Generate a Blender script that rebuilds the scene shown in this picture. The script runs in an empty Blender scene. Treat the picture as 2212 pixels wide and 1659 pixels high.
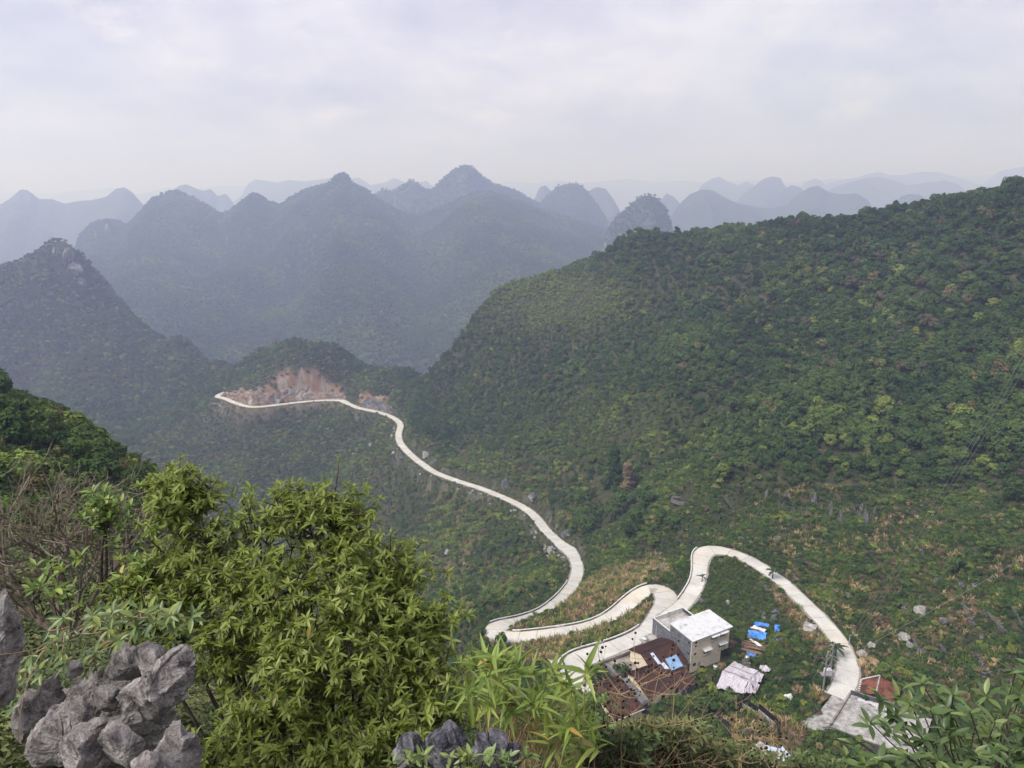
import bpy, bmesh, math, random
import numpy as np
from mathutils import Vector, Matrix
scene = bpy.context.scene
col = scene.collection
rnd = random.Random(7)
rng = np.random.default_rng(11)

# ---------------------------------------------------------------- camera, sky, sun, exposure
# the camera stands on the hill top at the origin; survey readings (sx, sy) of the view are turned into
# bearings by ray() and set at their real distance or height above the camera
F, CX, CY = 1534.0, 1106.0, 829.5
PITCH = math.atan((CY - 400) / F)
SP, CP = math.sin(PITCH), math.cos(PITCH)
cam_data = bpy.data.cameras.new('camera')
cam = bpy.data.objects.new('camera', cam_data); col.objects.link(cam)
cam.location = (0, 0, 0)
cam.rotation_euler = (math.radians(90) - PITCH, 0, 0)
cam_data.sensor_width = 36.0
cam_data.lens = 36.0 * F / 2212.0
cam_data.clip_start = 0.1
cam_data.clip_end = 80000
scene.camera = cam

SUN_EL, SUN_AZ = math.radians(52), math.radians(-122)   # azimuth from +Y towards +X: sun to the left
world = bpy.data.worlds.new('World'); scene.world = world; world.use_nodes = True
wn = world.node_tree; wn.nodes.clear()
def wnode(t, **kw):
    n = wn.nodes.new(t)
    for k, v in kw.items(): setattr(n, k, v)
    return n
wout = wnode('ShaderNodeOutputWorld'); wbg = wnode('ShaderNodeBackground'); wbg.inputs['Strength'].default_value = 0.1
wn.links.new(wbg.outputs[0], wout.inputs[0])
sky = wnode('ShaderNodeTexSky', sky_type='NISHITA'); sky.sun_disc = False
sky.sun_elevation = SUN_EL; sky.sun_rotation = SUN_AZ
# cloud deck: view direction projected on a flat layer overhead
geo = wnode('ShaderNodeTexCoord')
sep = wnode('ShaderNodeSeparateXYZ'); wn.links.new(geo.outputs['Generated'], sep.inputs[0])
zc = wnode('ShaderNodeMath', operation='MAXIMUM'); wn.links.new(sep.outputs['Z'], zc.inputs[0]); zc.inputs[1].default_value = 0.0
za = wnode('ShaderNodeMath', operation='ADD'); wn.links.new(zc.outputs[0], za.inputs[0]); za.inputs[1].default_value = 0.34
dx = wnode('ShaderNodeMath', operation='DIVIDE'); wn.links.new(sep.outputs['X'], dx.inputs[0]); wn.links.new(za.outputs[0], dx.inputs[1])
dy = wnode('ShaderNodeMath', operation='DIVIDE'); wn.links.new(sep.outputs['Y'], dy.inputs[0]); wn.links.new(za.outputs[0], dy.inputs[1])
cmb = wnode('ShaderNodeCombineXYZ'); wn.links.new(dx.outputs[0], cmb.inputs[0]); wn.links.new(dy.outputs[0], cmb.inputs[1])
def wnoise(scale, detail, rough, dist, off=(0, 0, 0)):
    mp = wnode('ShaderNodeMapping'); mp.inputs['Location'].default_value = off
    wn.links.new(cmb.outputs[0], mp.inputs[0])
    n = wnode('ShaderNodeTexNoise'); n.inputs['Scale'].default_value = scale; n.inputs['Detail'].default_value = detail
    n.inputs['Roughness'].default_value = rough; n.inputs['Distortion'].default_value = dist
    wn.links.new(mp.outputs[0], n.inputs['Vector']); return n
def wramp(src, stops):
    r = wnode('ShaderNodeValToRGB'); wn.links.new(src, r.inputs[0])
    while len(r.color_ramp.elements) < len(stops): r.color_ramp.elements.new(0.5)
    for e, (p, c) in zip(r.color_ramp.elements, stops): e.position = p; e.color = (*c, 1)
    return r
SKYK = 1.0
cl1 = wnoise(1.9, 8, 0.6, 0.15, (1.3, 0.4, 0))
cr1 = wramp(cl1.outputs[0], [(0.30, (4.3, 4.25, 5.5)), (0.42, (5.4, 5.35, 6.7)), (0.52, (6.3, 6.2, 7.4)), (0.63, (7.5, 7.3, 8.0))])
cl2 = wnoise(3.4, 8, 0.6, 0.15, (5.1, 2.2, 0))
cr2 = wramp(cl2.outputs[0], [(0.58, (0, 0, 0)), (0.78, (0.8, 0.8, 0.8))])
mix2 = wnode('ShaderNodeMixRGB'); wn.links.new(cr2.outputs[0], mix2.inputs[0]); wn.links.new(cr1.outputs[0], mix2.inputs[1])
mix2.inputs[2].default_value = (9.6, 8.9, 8.5, 1)
gap = wnoise(0.55, 4, 0.5, 0.2, (9.0, 3.0, 0))
gr = wramp(gap.outputs[0], [(0.30, (0.30, 0.30, 0.30)), (0.5, (0.05, 0.05, 0.05))])
mix3 = wnode('ShaderNodeMixRGB'); wn.links.new(gr.outputs[0], mix3.inputs[0])
wn.links.new(mix2.outputs[0], mix3.inputs[1]); wn.links.new(sky.outputs[0], mix3.inputs[2])
wn.links.new(mix3.outputs[0], wbg.inputs[0])

sun_d = bpy.data.lights.new('sun', 'SUN'); sun_d.energy = 3.6; sun_d.angle = math.radians(25); sun_d.color = (1.0, 0.965, 0.95)
sun = bpy.data.objects.new('sun', sun_d); col.objects.link(sun)
sdir = Vector((math.cos(SUN_EL) * math.sin(SUN_AZ), math.cos(SUN_EL) * math.cos(SUN_AZ), math.sin(SUN_EL)))
sun.rotation_euler = sdir.to_track_quat('Z', 'Y').to_euler()
vs = scene.view_settings
vs.view_transform = 'Standard'; vs.look = 'None'; vs.gamma = 1.0; vs.use_curve_mapping = False
vs.exposure = 0.36
cy = scene.cycles
cy.max_bounces = 7; cy.diffuse_bounces = 4; cy.glossy_bounces = 2; cy.transmission_bounces = 3; cy.volume_bounces = 2
cy.use_denoising = True; cy.use_adaptive_sampling = True; cy.adaptive_threshold = 0.02
cy.caustics_reflective = False; cy.caustics_refractive = False

# ---------------------------------------------------------------- survey helpers
def ray(sx, sy):
    X = (sx - CX) / F; U = -(sy - CY) / F
    return np.array([X, CP + U * SP, -SP + U * CP])
def atz(sx, sy, z): r = ray(sx, sy); return r * (z / r[2])
def aty(sx, sy, y): r = ray(sx, sy); return r * (y / r[1])
def proj(x, y, z):
    d = y * CP - z * SP; d = np.where(np.abs(d) < 1e-3, 1e-3, d)
    return CX + F * x / d, CY - F * (y * SP + z * CP) / d
def inpoly(px, py, poly):
    c = np.zeros(np.shape(px), bool); n = len(poly)
    for i in range(n):
        x1, y1 = poly[i]; x2, y2 = poly[(i + 1) % n]
        if y1 == y2: continue
        t = ((y1 > py) != (y2 > py)) & (px < (x2 - x1) * (py - y1) / (y2 - y1) + x1)
        c ^= t
    return c
def _h(i, j, s):
    n = (i.astype(np.int64) * 374761393 + j.astype(np.int64) * 668265263 + s * 1442695041) & 0x7fffffff
    n = ((n ^ (n >> 13)) * 1274126177) & 0x7fffffff
    return ((n ^ (n >> 16)) & 0xffff) / 65535.0
def vnoise(x, y, s=0):
    i = np.floor(x); j = np.floor(y); u = x - i; v = y - j
    u = u * u * u * (u * (u * 6 - 15) + 10); v = v * v * v * (v * (v * 6 - 15) + 10)
    a = _h(i, j, s); b = _h(i + 1, j, s); c = _h(i, j + 1, s); d = _h(i + 1, j + 1, s)
    return (a + (b - a) * u) * (1 - v) + (c + (d - c) * u) * v - 0.5
def fbm(x, y, s=0, o=5, g=0.5):
    r = 0; a = 1; f = 1
    for k in range(o):
        r = r + a * vnoise(x * f + 17.3 * k, y * f - 9.1 * k, s + k); a *= g; f *= 2.03
    return r
def smooth(a, b, x):
    t = np.clip((x - a) / (b - a), 0, 1); return t * t * (3 - 2 * t)

# ---------------------------------------------------------------- object helpers
def link(o, parent=None):
    col.objects.link(o)
    if parent is not None: o.parent = parent
    return o
def tag(o, label=None, cat=None, group=None, kind=None):
    if label: o['label'] = label
    if cat: o['category'] = cat
    if group: o['group'] = group
    if kind: o['kind'] = kind
    return o
def empty(name, loc=(0, 0, 0), rz=0.0, parent=None):
    o = bpy.data.objects.new(name, None); o.location = loc; o.rotation_euler = (0, 0, rz)
    return link(o, parent)
def mesh_np(name, v, f, mats=(), smooth_=False, attrs=None, mi=None):
    """v (n,3) array, f (m,k) array or list of such arrays"""
    me = bpy.data.meshes.new(name)
    fl = [np.asarray(a, np.int64) for a in (f if isinstance(f, list) else [f]) if len(a)]
    v = np.asarray(v, np.float32)
    me.vertices.add(len(v)); me.vertices.foreach_set('co', v.ravel())
    tot = np.concatenate([np.full(len(a), a.shape[1]) for a in fl]); idx = np.concatenate([a.ravel() for a in fl])
    me.loops.add(len(idx)); me.loops.foreach_set('vertex_index', idx.astype(np.int32))
    me.polygons.add(len(tot)); st = np.zeros(len(tot), np.int32); st[1:] = np.cumsum(tot)[:-1]
    me.polygons.foreach_set('loop_start', st); me.polygons.foreach_set('loop_total', tot.astype(np.int32))
    if mi is not None: me.polygons.foreach_set('material_index', np.asarray(mi, np.int32))
    me.update(calc_edges=True); me.validate()
    me.polygons.foreach_set('use_smooth', np.full(len(me.polygons), bool(smooth_)))
    for m in mats: me.materials.append(m)
    for k, a in (attrs or {}).items():
        a = np.asarray(a, np.float32)
        if a.ndim == 2:
            at = me.color_attributes.new(k, 'FLOAT_COLOR', 'POINT'); c = np.ones((len(v), 4), np.float32); c[:, :a.shape[1]] = a
            at.data.foreach_set('color', c.ravel())
        else:
            at = me.attributes.new(k, 'FLOAT', 'POINT'); at.data.foreach_set('value', a)
    return me
def obj(name, me, parent=None, loc=(0, 0, 0), rz=0.0):
    o = bpy.data.objects.new(name, me); o.location = loc; o.rotation_euler = (0, 0, rz)
    return link(o, parent)
class MB:
    """collects boxes, prisms, tubes; build() links them as one mesh object"""
    def __init__(s): s.v = []; s.q = []; s.t = []; s.n = 0
    def add(s, v, q=(), t=()):
        v = np.asarray(v, float).reshape(-1, 3); s.v.append(v)
        if len(q): s.q.append(np.asarray(q, np.int64).reshape(-1, 4) + s.n)
        if len(t): s.t.append(np.asarray(t, np.int64).reshape(-1, 3) + s.n)
        s.n += len(v); return s
    def box(s, x0, x1, y0, y1, z0, z1, jit=0):
        v = np.array([(x0, y0, z0), (x1, y0, z0), (x1, y1, z0), (x0, y1, z0), (x0, y0, z1), (x1, y0, z1), (x1, y1, z1), (x0, y1, z1)], float)
        if jit: v += rng.uniform(-jit, jit, v.shape)
        return s.add(v, [(0, 3, 2, 1), (4, 5, 6, 7), (0, 1, 5, 4), (1, 2, 6, 5), (2, 3, 7, 6), (3, 0, 4, 7)])
    def hexa(s, b, t):
        """bottom 4 corners b, top 4 corners t (same winding)"""
        return s.add(np.vstack([b, t]), [(0, 3, 2, 1), (4, 5, 6, 7), (0, 1, 5, 4), (1, 2, 6, 5), (2, 3, 7, 6), (3, 0, 4, 7)])
    def tube(s, pts, rad, seg=6, cap=True):
        pts = np.asarray(pts, float); n = len(pts); rad = np.broadcast_to(np.asarray(rad, float), (n,))
        d = np.gradient(pts, axis=0); d /= np.linalg.norm(d, axis=1)[:, None] + 1e-12
        ref = np.array([0, 0, 1.0]) if abs(d[0][2]) < 0.9 else np.array([1.0, 0, 0])
        a = np.cross(d, ref); a /= np.linalg.norm(a, axis=1)[:, None] + 1e-12; b = np.cross(d, a)
        th = np.arange(seg) * 2 * math.pi / seg
        ring = pts[:, None, :] + rad[:, None, None] * (a[:, None, :] * np.cos(th)[None, :, None] + b[:, None, :] * np.sin(th)[None, :, None])
        q = []
        for i in range(n - 1):
            for k in range(seg):
                k2 = (k + 1) % seg; q.append((i * seg + k, i * seg + k2, (i + 1) * seg + k2, (i + 1) * seg + k))
        v = ring.reshape(-1, 3); t = []
        if cap:
            v = np.vstack([v, pts[0], pts[-1]]); c0, c1 = n * seg, n * seg + 1
            for k in range(seg):
                k2 = (k + 1) % seg; t.append((c0, k2, k)); t.append((c1, (n - 1) * seg + k, (n - 1) * seg + k2))
        return s.add(v, q, t)
    def mesh(s, name, mats, smooth_=False):
        f = []
        if s.q: f.append(np.vstack(s.q))
        if s.t: f.append(np.vstack(s.t))
        return mesh_np(name, np.vstack(s.v), f, mats if isinstance(mats, (list, tuple)) else [mats], smooth_)
    def build(s, name, mat_, parent=None, loc=(0, 0, 0), rz=0.0, smooth_=False):
        return obj(name, s.mesh(name, mat_, smooth_), parent, loc, rz)

# ---------------------------------------------------------------- materials
def new_mat(name):
    m = bpy.data.materials.new(name); m.use_nodes = True; nt = m.node_tree; nt.nodes.clear()
    out = nt.nodes.new('ShaderNodeOutputMaterial'); b = nt.nodes.new('ShaderNodeBsdfPrincipled')
    nt.links.new(b.outputs[0], out.inputs[0]); return m, nt, b
def N(nt, t, **kw):
    n = nt.nodes.new(t)
    for k, v in kw.items():
        if k in n.inputs: n.inputs[k].default_value = v
        else: setattr(n, k, v)
    return n
def noise_node(nt, scale, detail=4, rough=0.55, coord='Object', dist=0.0, sc3=None):
    tc = nt.nodes.new('ShaderNodeTexCoord'); n = nt.nodes.new('ShaderNodeTexNoise')
    n.inputs['Scale'].default_value = scale; n.inputs['Detail'].default_value = detail; n.inputs['Roughness'].default_value = rough
    n.inputs['Distortion'].default_value = dist
    src = tc.outputs[coord]
    if sc3:
        mp = nt.nodes.new('ShaderNodeMapping'); mp.inputs['Scale'].default_value = sc3; nt.links.new(src, mp.inputs[0]); src = mp.outputs[0]
    nt.links.new(src, n.inputs['Vector']); return n
def ramp(nt, src, stops, interp='LINEAR'):
    r = nt.nodes.new('ShaderNodeValToRGB'); r.color_ramp.interpolation = interp; nt.links.new(src, r.inputs[0])
    while len(r.color_ramp.elements) < len(stops): r.color_ramp.elements.new(0.5)
    for e, (p, c) in zip(r.color_ramp.elements, stops): e.position = p; e.color = (*c, 1)
    return r
def mix(nt, fac, a, b, mode='MIX'):
    m = nt.nodes.new('ShaderNodeMixRGB'); m.blend_type = mode
    for i, s in ((0, fac), (1, a), (2, b)):
        if hasattr(s, 'links'): nt.links.new(s, m.inputs[i])
        elif isinstance(s, (int, float)): m.inputs[i].default_value = s
        else: m.inputs[i].default_value = (*s, 1)
    return m.outputs[0]
def bump(nt, b, h, strength=0.4, dist=0.1):
    n = nt.nodes.new('ShaderNodeBump'); n.inputs['Strength'].default_value = strength; n.inputs['Distance'].default_value = dist
    nt.links.new(h, n.inputs['Height']); nt.links.new(n.outputs[0], b.inputs['Normal'])
def noisy(name, c1, c2, scale, rough=0.85, c3=None, detail=5, bumps=0.3, bdist=0.05, sc3=None, lo=0.35, hi=0.65, coord='Object', spec=0.2, metal=0.0, rnd_amt=0.0):
    m, nt, b = new_mat(name)
    n = noise_node(nt, scale, detail, 0.6, coord, 0.2, sc3)
    st = [(lo, c1), (hi, c2)] if c3 is None else [(lo, c1), ((lo + hi) / 2, c2), (hi, c3)]
    c = ramp(nt, n.outputs[0], st).outputs[0]
    if rnd_amt:
        oi = nt.nodes.new('ShaderNodeObjectInfo')
        mr = N(nt, 'ShaderNodeMapRange'); mr.inputs['To Min'].default_value = 1 - rnd_amt; mr.inputs['To Max'].default_value = 1 + rnd_amt
        nt.links.new(oi.outputs['Random'], mr.inputs[0])
        v = nt.nodes.new('ShaderNodeVectorMath'); v.operation = 'SCALE'; nt.links.new(c, v.inputs[0]); nt.links.new(mr.outputs[0], v.inputs['Scale']); c = v.outputs[0]
    nt.links.new(c, b.inputs['Base Color'])
    b.inputs['Roughness'].default_value = rough; b.inputs['Specular IOR Level'].default_value = spec; b.inputs['Metallic'].default_value = metal
    if bumps: bump(nt, b, n.outputs[0], bumps, bdist)
    return m
# ---------------------------------------------------------------- roads (centre lines, surveyed)
ROAD_A = [(486,847,-188),(474,852,-188),(470,857,-188),(484,860,-188),(507,869.5,-188),(534,877.5,-188),(560,878.5,-188),(603,874,-187.5),(648,868.5,-187),
 (694,865,-186.5),(735,865,-186),(752,872,-185.6),(774,880.8,-185),(806,887.7,-184.5),(833,895,-184),(857,907,-183),(865,919,-182),(861,937,-181),
 (864,955,-180),(876,971,-179),(895,989,-177.5),(912,1002,-176),(939,1020,-174),(985,1038,-171),(1038,1055,-167),(1092,1077,-162.5),(1132,1097,-159),
 (1157,1117,-156),(1178,1144,-151.5),(1207,1171,-147),(1230,1190,-144),(1242,1208,-141.5),(1247.5,1228,-138.5),(1242,1254,-135),(1223.5,1281,-131.5),
 (1199,1305,-128),(1172,1324,-125.5),(1132,1338.5,-123),(1100,1346,-121.3),(1078,1352,-120.2),(1067,1362,-119.6),(1076,1374,-119.2),(1105,1377,-118.6),
 (1150,1373,-117.4),(1195,1367.5,-116),(1240,1361,-114.7),(1285,1349.7,-113),(1318,1334,-111.4),(1341,1318,-110.3),(1363,1298,-109),(1388,1280,-107.7),
 (1410,1271,-107),(1430,1275.6,-106.3),(1440,1291,-105.6),(1437,1305,-105),(1428,1319,-104.4),(1415,1341,-103.6),(1402,1358.7,-103),(1383,1373,-102.8),
 (1352,1388,-102.8),(1318,1401,-102.9),(1285,1412.6,-103),(1258,1421.6,-103.1),(1240,1431,-103.2),(1230,1446,-103.2),(1234,1475,-103.3),(1262,1512,-103.5)]
ROAD_B = [(1418,1349,-103.2),(1440,1334,-103),(1464,1317,-102.8),(1482,1299,-102.6),(1498,1275,-102.3),(1508,1253.7,-102),(1511.7,1227,-101.7),(1514,1204,-101.4),
 (1523,1191,-101.3),(1541,1187,-101.2),(1565.5,1190.5,-101.1),(1592,1198.6,-101),(1624.5,1213,-101),(1659,1235,-101),(1694,1262,-101),(1726,1291,-101),
 (1758,1322,-101),(1778,1343,-101),(1800,1368,-101),(1817,1393,-101),(1828,1418,-101),(1832,1440,-101),(1830,1463,-101),(1820,1486,-101),(1808,1506,-101)]
def catmull(p, step):
    p = np.asarray(p, float); q = np.vstack([2 * p[0] - p[1], p, 2 * p[-1] - p[-2]]); o = []
    for i in range(1, len(q) - 2):
        t = np.linspace(0, 1, 12, endpoint=False)[:, None]
        o.append(0.5 * ((2 * q[i]) + (-q[i-1] + q[i+1]) * t + (2*q[i-1] - 5*q[i] + 4*q[i+1] - q[i+2]) * t**2 + (-q[i-1] + 3*q[i] - 3*q[i+1] + q[i+2]) * t**3))
    o.append(p[-1:]); o = np.vstack(o); s = np.r_[0, np.cumsum(np.linalg.norm(np.diff(o, axis=0), axis=1))]
    n = max(2, int(s[-1] / step)); ss = np.linspace(0, s[-1], n + 1)
    return np.stack([np.interp(ss, s, o[:, k]) for k in range(3)], 1)
def smooth_line(p, k):
    for _ in range(k):
        m = p.copy(); m[1:-1] = 0.25 * p[:-2] + 0.5 * p[1:-1] + 0.25 * p[2:]; p = m
    return p
RA = smooth_line(catmull([atz(*p) for p in ROAD_A], 1.25), 4)
RB = smooth_line(catmull([atz(*p) for p in ROAD_B], 1.25), 4)
def road_halfwidth(P, base, extra):
    w = np.full(len(P), base)
    for (sx, sy, z, add, rad) in extra:
        c = atz(sx, sy, z); d = np.linalg.norm(P[:, :2] - c[:2], axis=1); w += add * np.exp(-(d / rad) ** 2)
    return w
WA = road_halfwidth(RA, 2.15, [(1225, 1186, -145, 0.9, 7), (1436, 1288, -105.6, 0.7, 7), (1069, 1363, -119.6, 0.7, 6), (1250, 1440, -103.2, 0.8, 8), (745, 866, -186, 0.8, 9)])
WB = road_halfwidth(RB, 1.85, [(1520, 1193, -101.3, 0.7, 6), (1830, 1463, -101, 0.4, 6)])

# ---------------------------------------------------------------- terrain: one height field
ctrl = []
def cz(sx, sy, z): ctrl.append(atz(sx, sy, z))
def cyy(sx, sy, y): ctrl.append(aty(sx, sy, y))
for p in RA[::10]: ctrl.append(p)
for p in RB[::8]: ctrl.append(p)
crest = [(2420,330,290),(2212,414,330),(2130,432,350),(2060,454,370),(1980,468,388),(1900,473,402),(1750,484,430),(1600,490,455),(1480,508,470),(1400,516,480),(1330,536,500),(1280,560,520),(1200,590,540),
         (1080,622,550),(1040,668,545),(1000,728,540),(960,795,540),(900,855,560)]
for c in crest:
    p = aty(*c); ctrl.append(p)
    q = p * np.array([1.12, 1.16, 1]); q[2] = p[2] - 45; ctrl.append(q)
    q = p * np.array([1.3, 1.5, 1]); q[2] = p[2] - 170; ctrl.append(q)
for c in [(1500,800,320),(1500,650,400),(1700,900,262),(1900,800,270),(1900,650,330),(2200,650,280),(2200,800,240),(2350,700,240),(2350,900,190),(1200,800,440),(1200,700,490),(1200,900,400),(1200,1000,352),(1200,1060,328),
          (1000,900,480),(1000,1000,425),(1000,820,520),(1100,900,440),(1350,900,330),(1350,760,400),(1400,1000,292),(1400,1100,245),(1300,1150,268),(1350,1220,226),(1450,1220,205),(1500,1000,256),(1500,1085,228),
          (1700,1050,215),(1800,1130,192),(2000,1000,218),(2000,1130,182),(2200,1000,195),(2200,1130,165),(2050,1300,150),(2200,1300,138),(1950,1400,143),(2150,1450,122),(2000,1500,125),(2250,1600,100),(2100,1620,108),
          (900,800,640),(860,830,600)]: cyy(*c)
# village floor
for c in [(1620,1290,-103.6),(1560,1230,-102.5),(1680,1330,-103.2),(1600,1400,-104.8),(1650,1480,-105.2),(1720,1440,-104),(1560,1520,-105.5),(1500,1452,-105),(1400,1580,-105.5),(1300,1620,-105),(1640,1640,-106),
          (1740,1620,-105),(1440,1500,-104.6),(1340,1440,-103.6),(1350,1500,-104.5),(1860,1620,-104),(1950,1560,-102.5)]: cz(*c)
# hollow to the left of the road, and the cone, the knob
for c in [(700,960,560),(700,1050,500),(900,1150,402),(1000,1200,330),(1100,1250,275),(1050,1300,226),(900,1250,335),(800,1000,500),(850,1050,455),(500,950,590),(300,950,640),(100,880,690),(300,1000,560),(100,950,560),
          (150,800,765),(150,700,830),(140,610,880),(300,850,720),(420,870,660),(400,800,745),(-150,800,740),(-150,680,840)]: cyy(*c)
for c in [(143,522,900),(110,528,902),(170,548,905),(200,608,900),(300,694,860),(400,744,810),(490,790,752),(60,560,890),(0,586,880),(-200,640,880)]:
    p = aty(*c); ctrl.append(p); q = p * np.array([1.05, 1.16, 1]); q[2] = p[2] - 110; ctrl.append(q)
for c in [(690,742,690),(640,750,690),(600,756,686),(545,772,682),(505,800,690),(730,752,685),(765,782,675),(800,806,668),(850,812,650),(900,800,640)]:
    p = aty(*c); ctrl.append(p); q = p * np.array([1.04, 1.12, 1]); q[2] = p[2] - 60; ctrl.append(q)
for c in [(520,836,655),(570,815,619),(600,803,617),(640,800,616),(680,802,618),(715,830,622),(790,846,592),(825,862,578)]: cyy(*c)
# camera hill: ridge top under the camera, steep fall to the village, spur to the left
for q in [(0,-8,-1.6),(0,-2,-1.75),(0,1,-2.1),(-4,0,-2.1),(5,0,-2.6),(0,2.6,-3.9),(-3,2.6,-3.7),(3,2.6,-4.3),(0,4,-5.4),(-2,4,-4.9),(-4,4,-4.3),(4,4,-5.8),(0,8,-10),(-5,8,-7.2),(-9,8,-5.8),(6,8,-10.5),(0,16,-18),(8,16,-19),(-10,16,-11),(-22,16,-9.5),(0,30,-36),(14,30,-36),(-16,30,-20),(-34,34,-17),
          (0,60,-70),(25,60,-70),(-22,60,-44),(10,90,-98),(45,80,-92),(-60,60,-24),(-40,-10,-6),(30,-10,-12),(40,20,-40),(70,40,-70),(90,80,-95),(-10,120,-116),(-30,100,-92),(-30,150,-140),(-20,200,-165),(-70,150,-98),(-80,220,-168),(-100,320,-225),
          (-90,420,-232),(-150,250,-190),(-180,380,-240),(-260,300,-200),(-300,450,-245),(0,-40,-20),(120,0,-60),(-120,20,-30),(-140,140,-70),(-200,200,-130)]: ctrl.append(np.array(q, float))
for c in [(-80,868,125),(0,893,112),(100,925,105),(200,975,96),(300,1028,86),(330,1085,76)]: cyy(*c)
# outer frame
for q in [(-900,200,-260),(-900,700,-240),(-900,1100,-300),(-400,1250,-320),(0,1250,-320),(400,1200,-320),(900,900,-280),(900,300,-60),(600,0,-30),(500,300,10),(-600,0,-200),(700,600,-150),(-900,-200,-260),(900,-200,-100),
          (-150,900,-270),(60,850,-262),(0,1000,-305),(-300,1020,-290),(-550,760,-225),(-500,550,-255),(250,800,-190)]: ctrl.append(np.array(q, float))
ctrl = np.array(ctrl)
_, ui = np.unique((ctrl[:, :2] / 1.5).round().astype(int), axis=0, return_index=True); ctrl = ctrl[np.sort(ui)]
def _phi(d2): return -np.sqrt(d2 + 36.0)
_A = _phi(((ctrl[:, None, :2] - ctrl[None, :, :2]) ** 2).sum(2)); _n = len(ctrl)
_M = np.zeros((_n + 3, _n + 3)); _M[:_n, :_n] = _A + np.eye(_n) * 1.5
_Q = np.c_[np.ones(_n), ctrl[:, :2] / 500]; _M[:_n, _n:] = _Q; _M[_n:, :_n] = _Q.T
_w = np.linalg.solve(_M, np.r_[ctrl[:, 2], 0, 0, 0])
def base_h(x, y):
    sh = x.shape; x = x.ravel(); y = y.ravel(); o = np.empty(len(x))
    for i in range(0, len(x), 20000):
        a, b = x[i:i+20000], y[i:i+20000]
        o[i:i+20000] = _phi((a[:, None] - ctrl[:, 0]) ** 2 + (b[:, None] - ctrl[:, 1]) ** 2) @ _w[:_n] + _w[_n] + _w[_n+1] * a / 500 + _w[_n+2] * b / 500
    return o.reshape(sh)
def axis(segs):
    o = [segs[0][0]]
    for a, b, s0, s1 in segs:
        x = a; k = 0
        while x < b - 1e-6:
            s = s0 + (s1 - s0) * (x - a) / (b - a); x += s; o.append(x)
    return np.array(o)
GX = axis([(-900,-300,16,6),(-300,-40,6,1.6),(-40,130,1.0,1.0),(130,300,1.4,4),(300,900,4,24)])
GY = axis([(-120,0,8,2),(0,90,1.4,1.4),(90,250,1.0,1.2),(250,450,1.4,2.4),(450,780,2.6,3.2),(780,1250,4,14)])
XX, YY = np.meshgrid(GX, GY)
ZZ = base_h(XX, YY)
# nearest road point
RP = np.vstack([RA, RB]); RW = np.r_[WA, WB]
def near_road(x, y):
    sh = x.shape; x = x.ravel(); y = y.ravel(); D = np.full(len(x), 1e3); Zr = np.zeros(len(x)); W = np.full(len(x), 2.0)
    for k0 in range(0, len(RP), 40):
        seg = RP[k0:k0+41]; sw = RW[k0:k0+41]
        m = np.where((x > seg[:, 0].min() - 30) & (x < seg[:, 0].max() + 30) & (y > seg[:, 1].min() - 30) & (y < seg[:, 1].max() + 30))[0]
        for i in range(0, len(m), 20000):
            mm = m[i:i+20000]; d = np.hypot(x[mm][:, None] - seg[:, 0], y[mm][:, None] - seg[:, 1]) - sw[None]
            j = d.argmin(1); dm = d[np.arange(len(mm)), j]; up = dm < D[mm]
            D[mm] = np.where(up, dm, D[mm]); Zr[mm] = np.where(up, seg[j, 2], Zr[mm]); W[mm] = np.where(up, sw[j], W[mm])
    return D.reshape(sh), Zr.reshape(sh), W.reshape(sh)
RD, RZ, _ = near_road(XX, YY)
amp = smooth(0, 60, RD); far = np.hypot(XX, YY)
rough = fbm(XX / 38, YY / 38, 3, 5) * 9 * amp * smooth(120, 300, far) + fbm(XX / 9, YY / 9, 9, 4) * (0.5 + 1.1 * amp) * smooth(20, 80, far)
ZZ = ZZ + rough
# terraces on the slope right of the loop road
SXX, SYY = proj(XX, YY, ZZ)
terr = inpoly(SXX, SYY, [(1560,1080),(1720,1045),(1900,1050),(2230,1100),(2300,1600),(2000,1520),(1880,1450),(1840,1380),(1700,1240)]) & (YY > 60)
_k = 1.7; _t = (ZZ + 0.5 * fbm(XX / 20, YY / 20, 31, 3) * 3) / _k
ZZ = np.where(terr, ZZ + (np.floor(_t) + smooth(0.55, 1, _t - np.floor(_t)) - _t) * _k * 0.9, ZZ)
side = RZ - ZZ       # >0: ground lower than road (fill side)
mg = 0.5 + np.clip((YY - 260) * 0.007, 0, 2.6)
bl = np.where(side > 0, smooth(0, 1, (RD - mg) / 4.0), smooth(0, 1, (RD - mg) / 2.7))
ZZ = np.where(RD < 14, (RZ - 0.12 - (mg - .5) * .12) * (1 - bl) + ZZ * bl, ZZ)
# building pads: (centre x, y, radius, height)
HU = np.array([0.882, 0.471]); HV = np.array([-0.471, 0.882]); HO = np.array([39.5, 135.2])
def hp(u, v): return HO + HU * u + HV * v
PADS = [(*atz(1768, 1560, -101)[:2], 4.5, -101.25), (*hp(-11, 7.2), 4.2, -104.7), (*hp(6, 3), 7, -104.75), (*hp(12, 0), 5, -104.8), (*hp(3, -4), 5, -104.8)]
def flatten(x, y, r, z, fall=4):
    global ZZ
    d = np.hypot(XX - x, YY - y); b = smooth(r, r + fall, d); ZZ = z * (1 - b) + ZZ * b
for p in PADS: flatten(*p)
def gz(x, y):
    x = np.asarray(x, float); y = np.asarray(y, float)
    i = np.clip(np.searchsorted(GX, x) - 1, 0, len(GX) - 2); j = np.clip(np.searchsorted(GY, y) - 1, 0, len(GY) - 2)
    u = (x - GX[i]) / (GX[i+1] - GX[i]); v = (y - GY[j]) / (GY[j+1] - GY[j])
    return (ZZ[j, i] * (1-u) + ZZ[j, i+1] * u) * (1-v) + (ZZ[j+1, i] * (1-u) + ZZ[j+1, i+1] * u) * v
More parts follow.
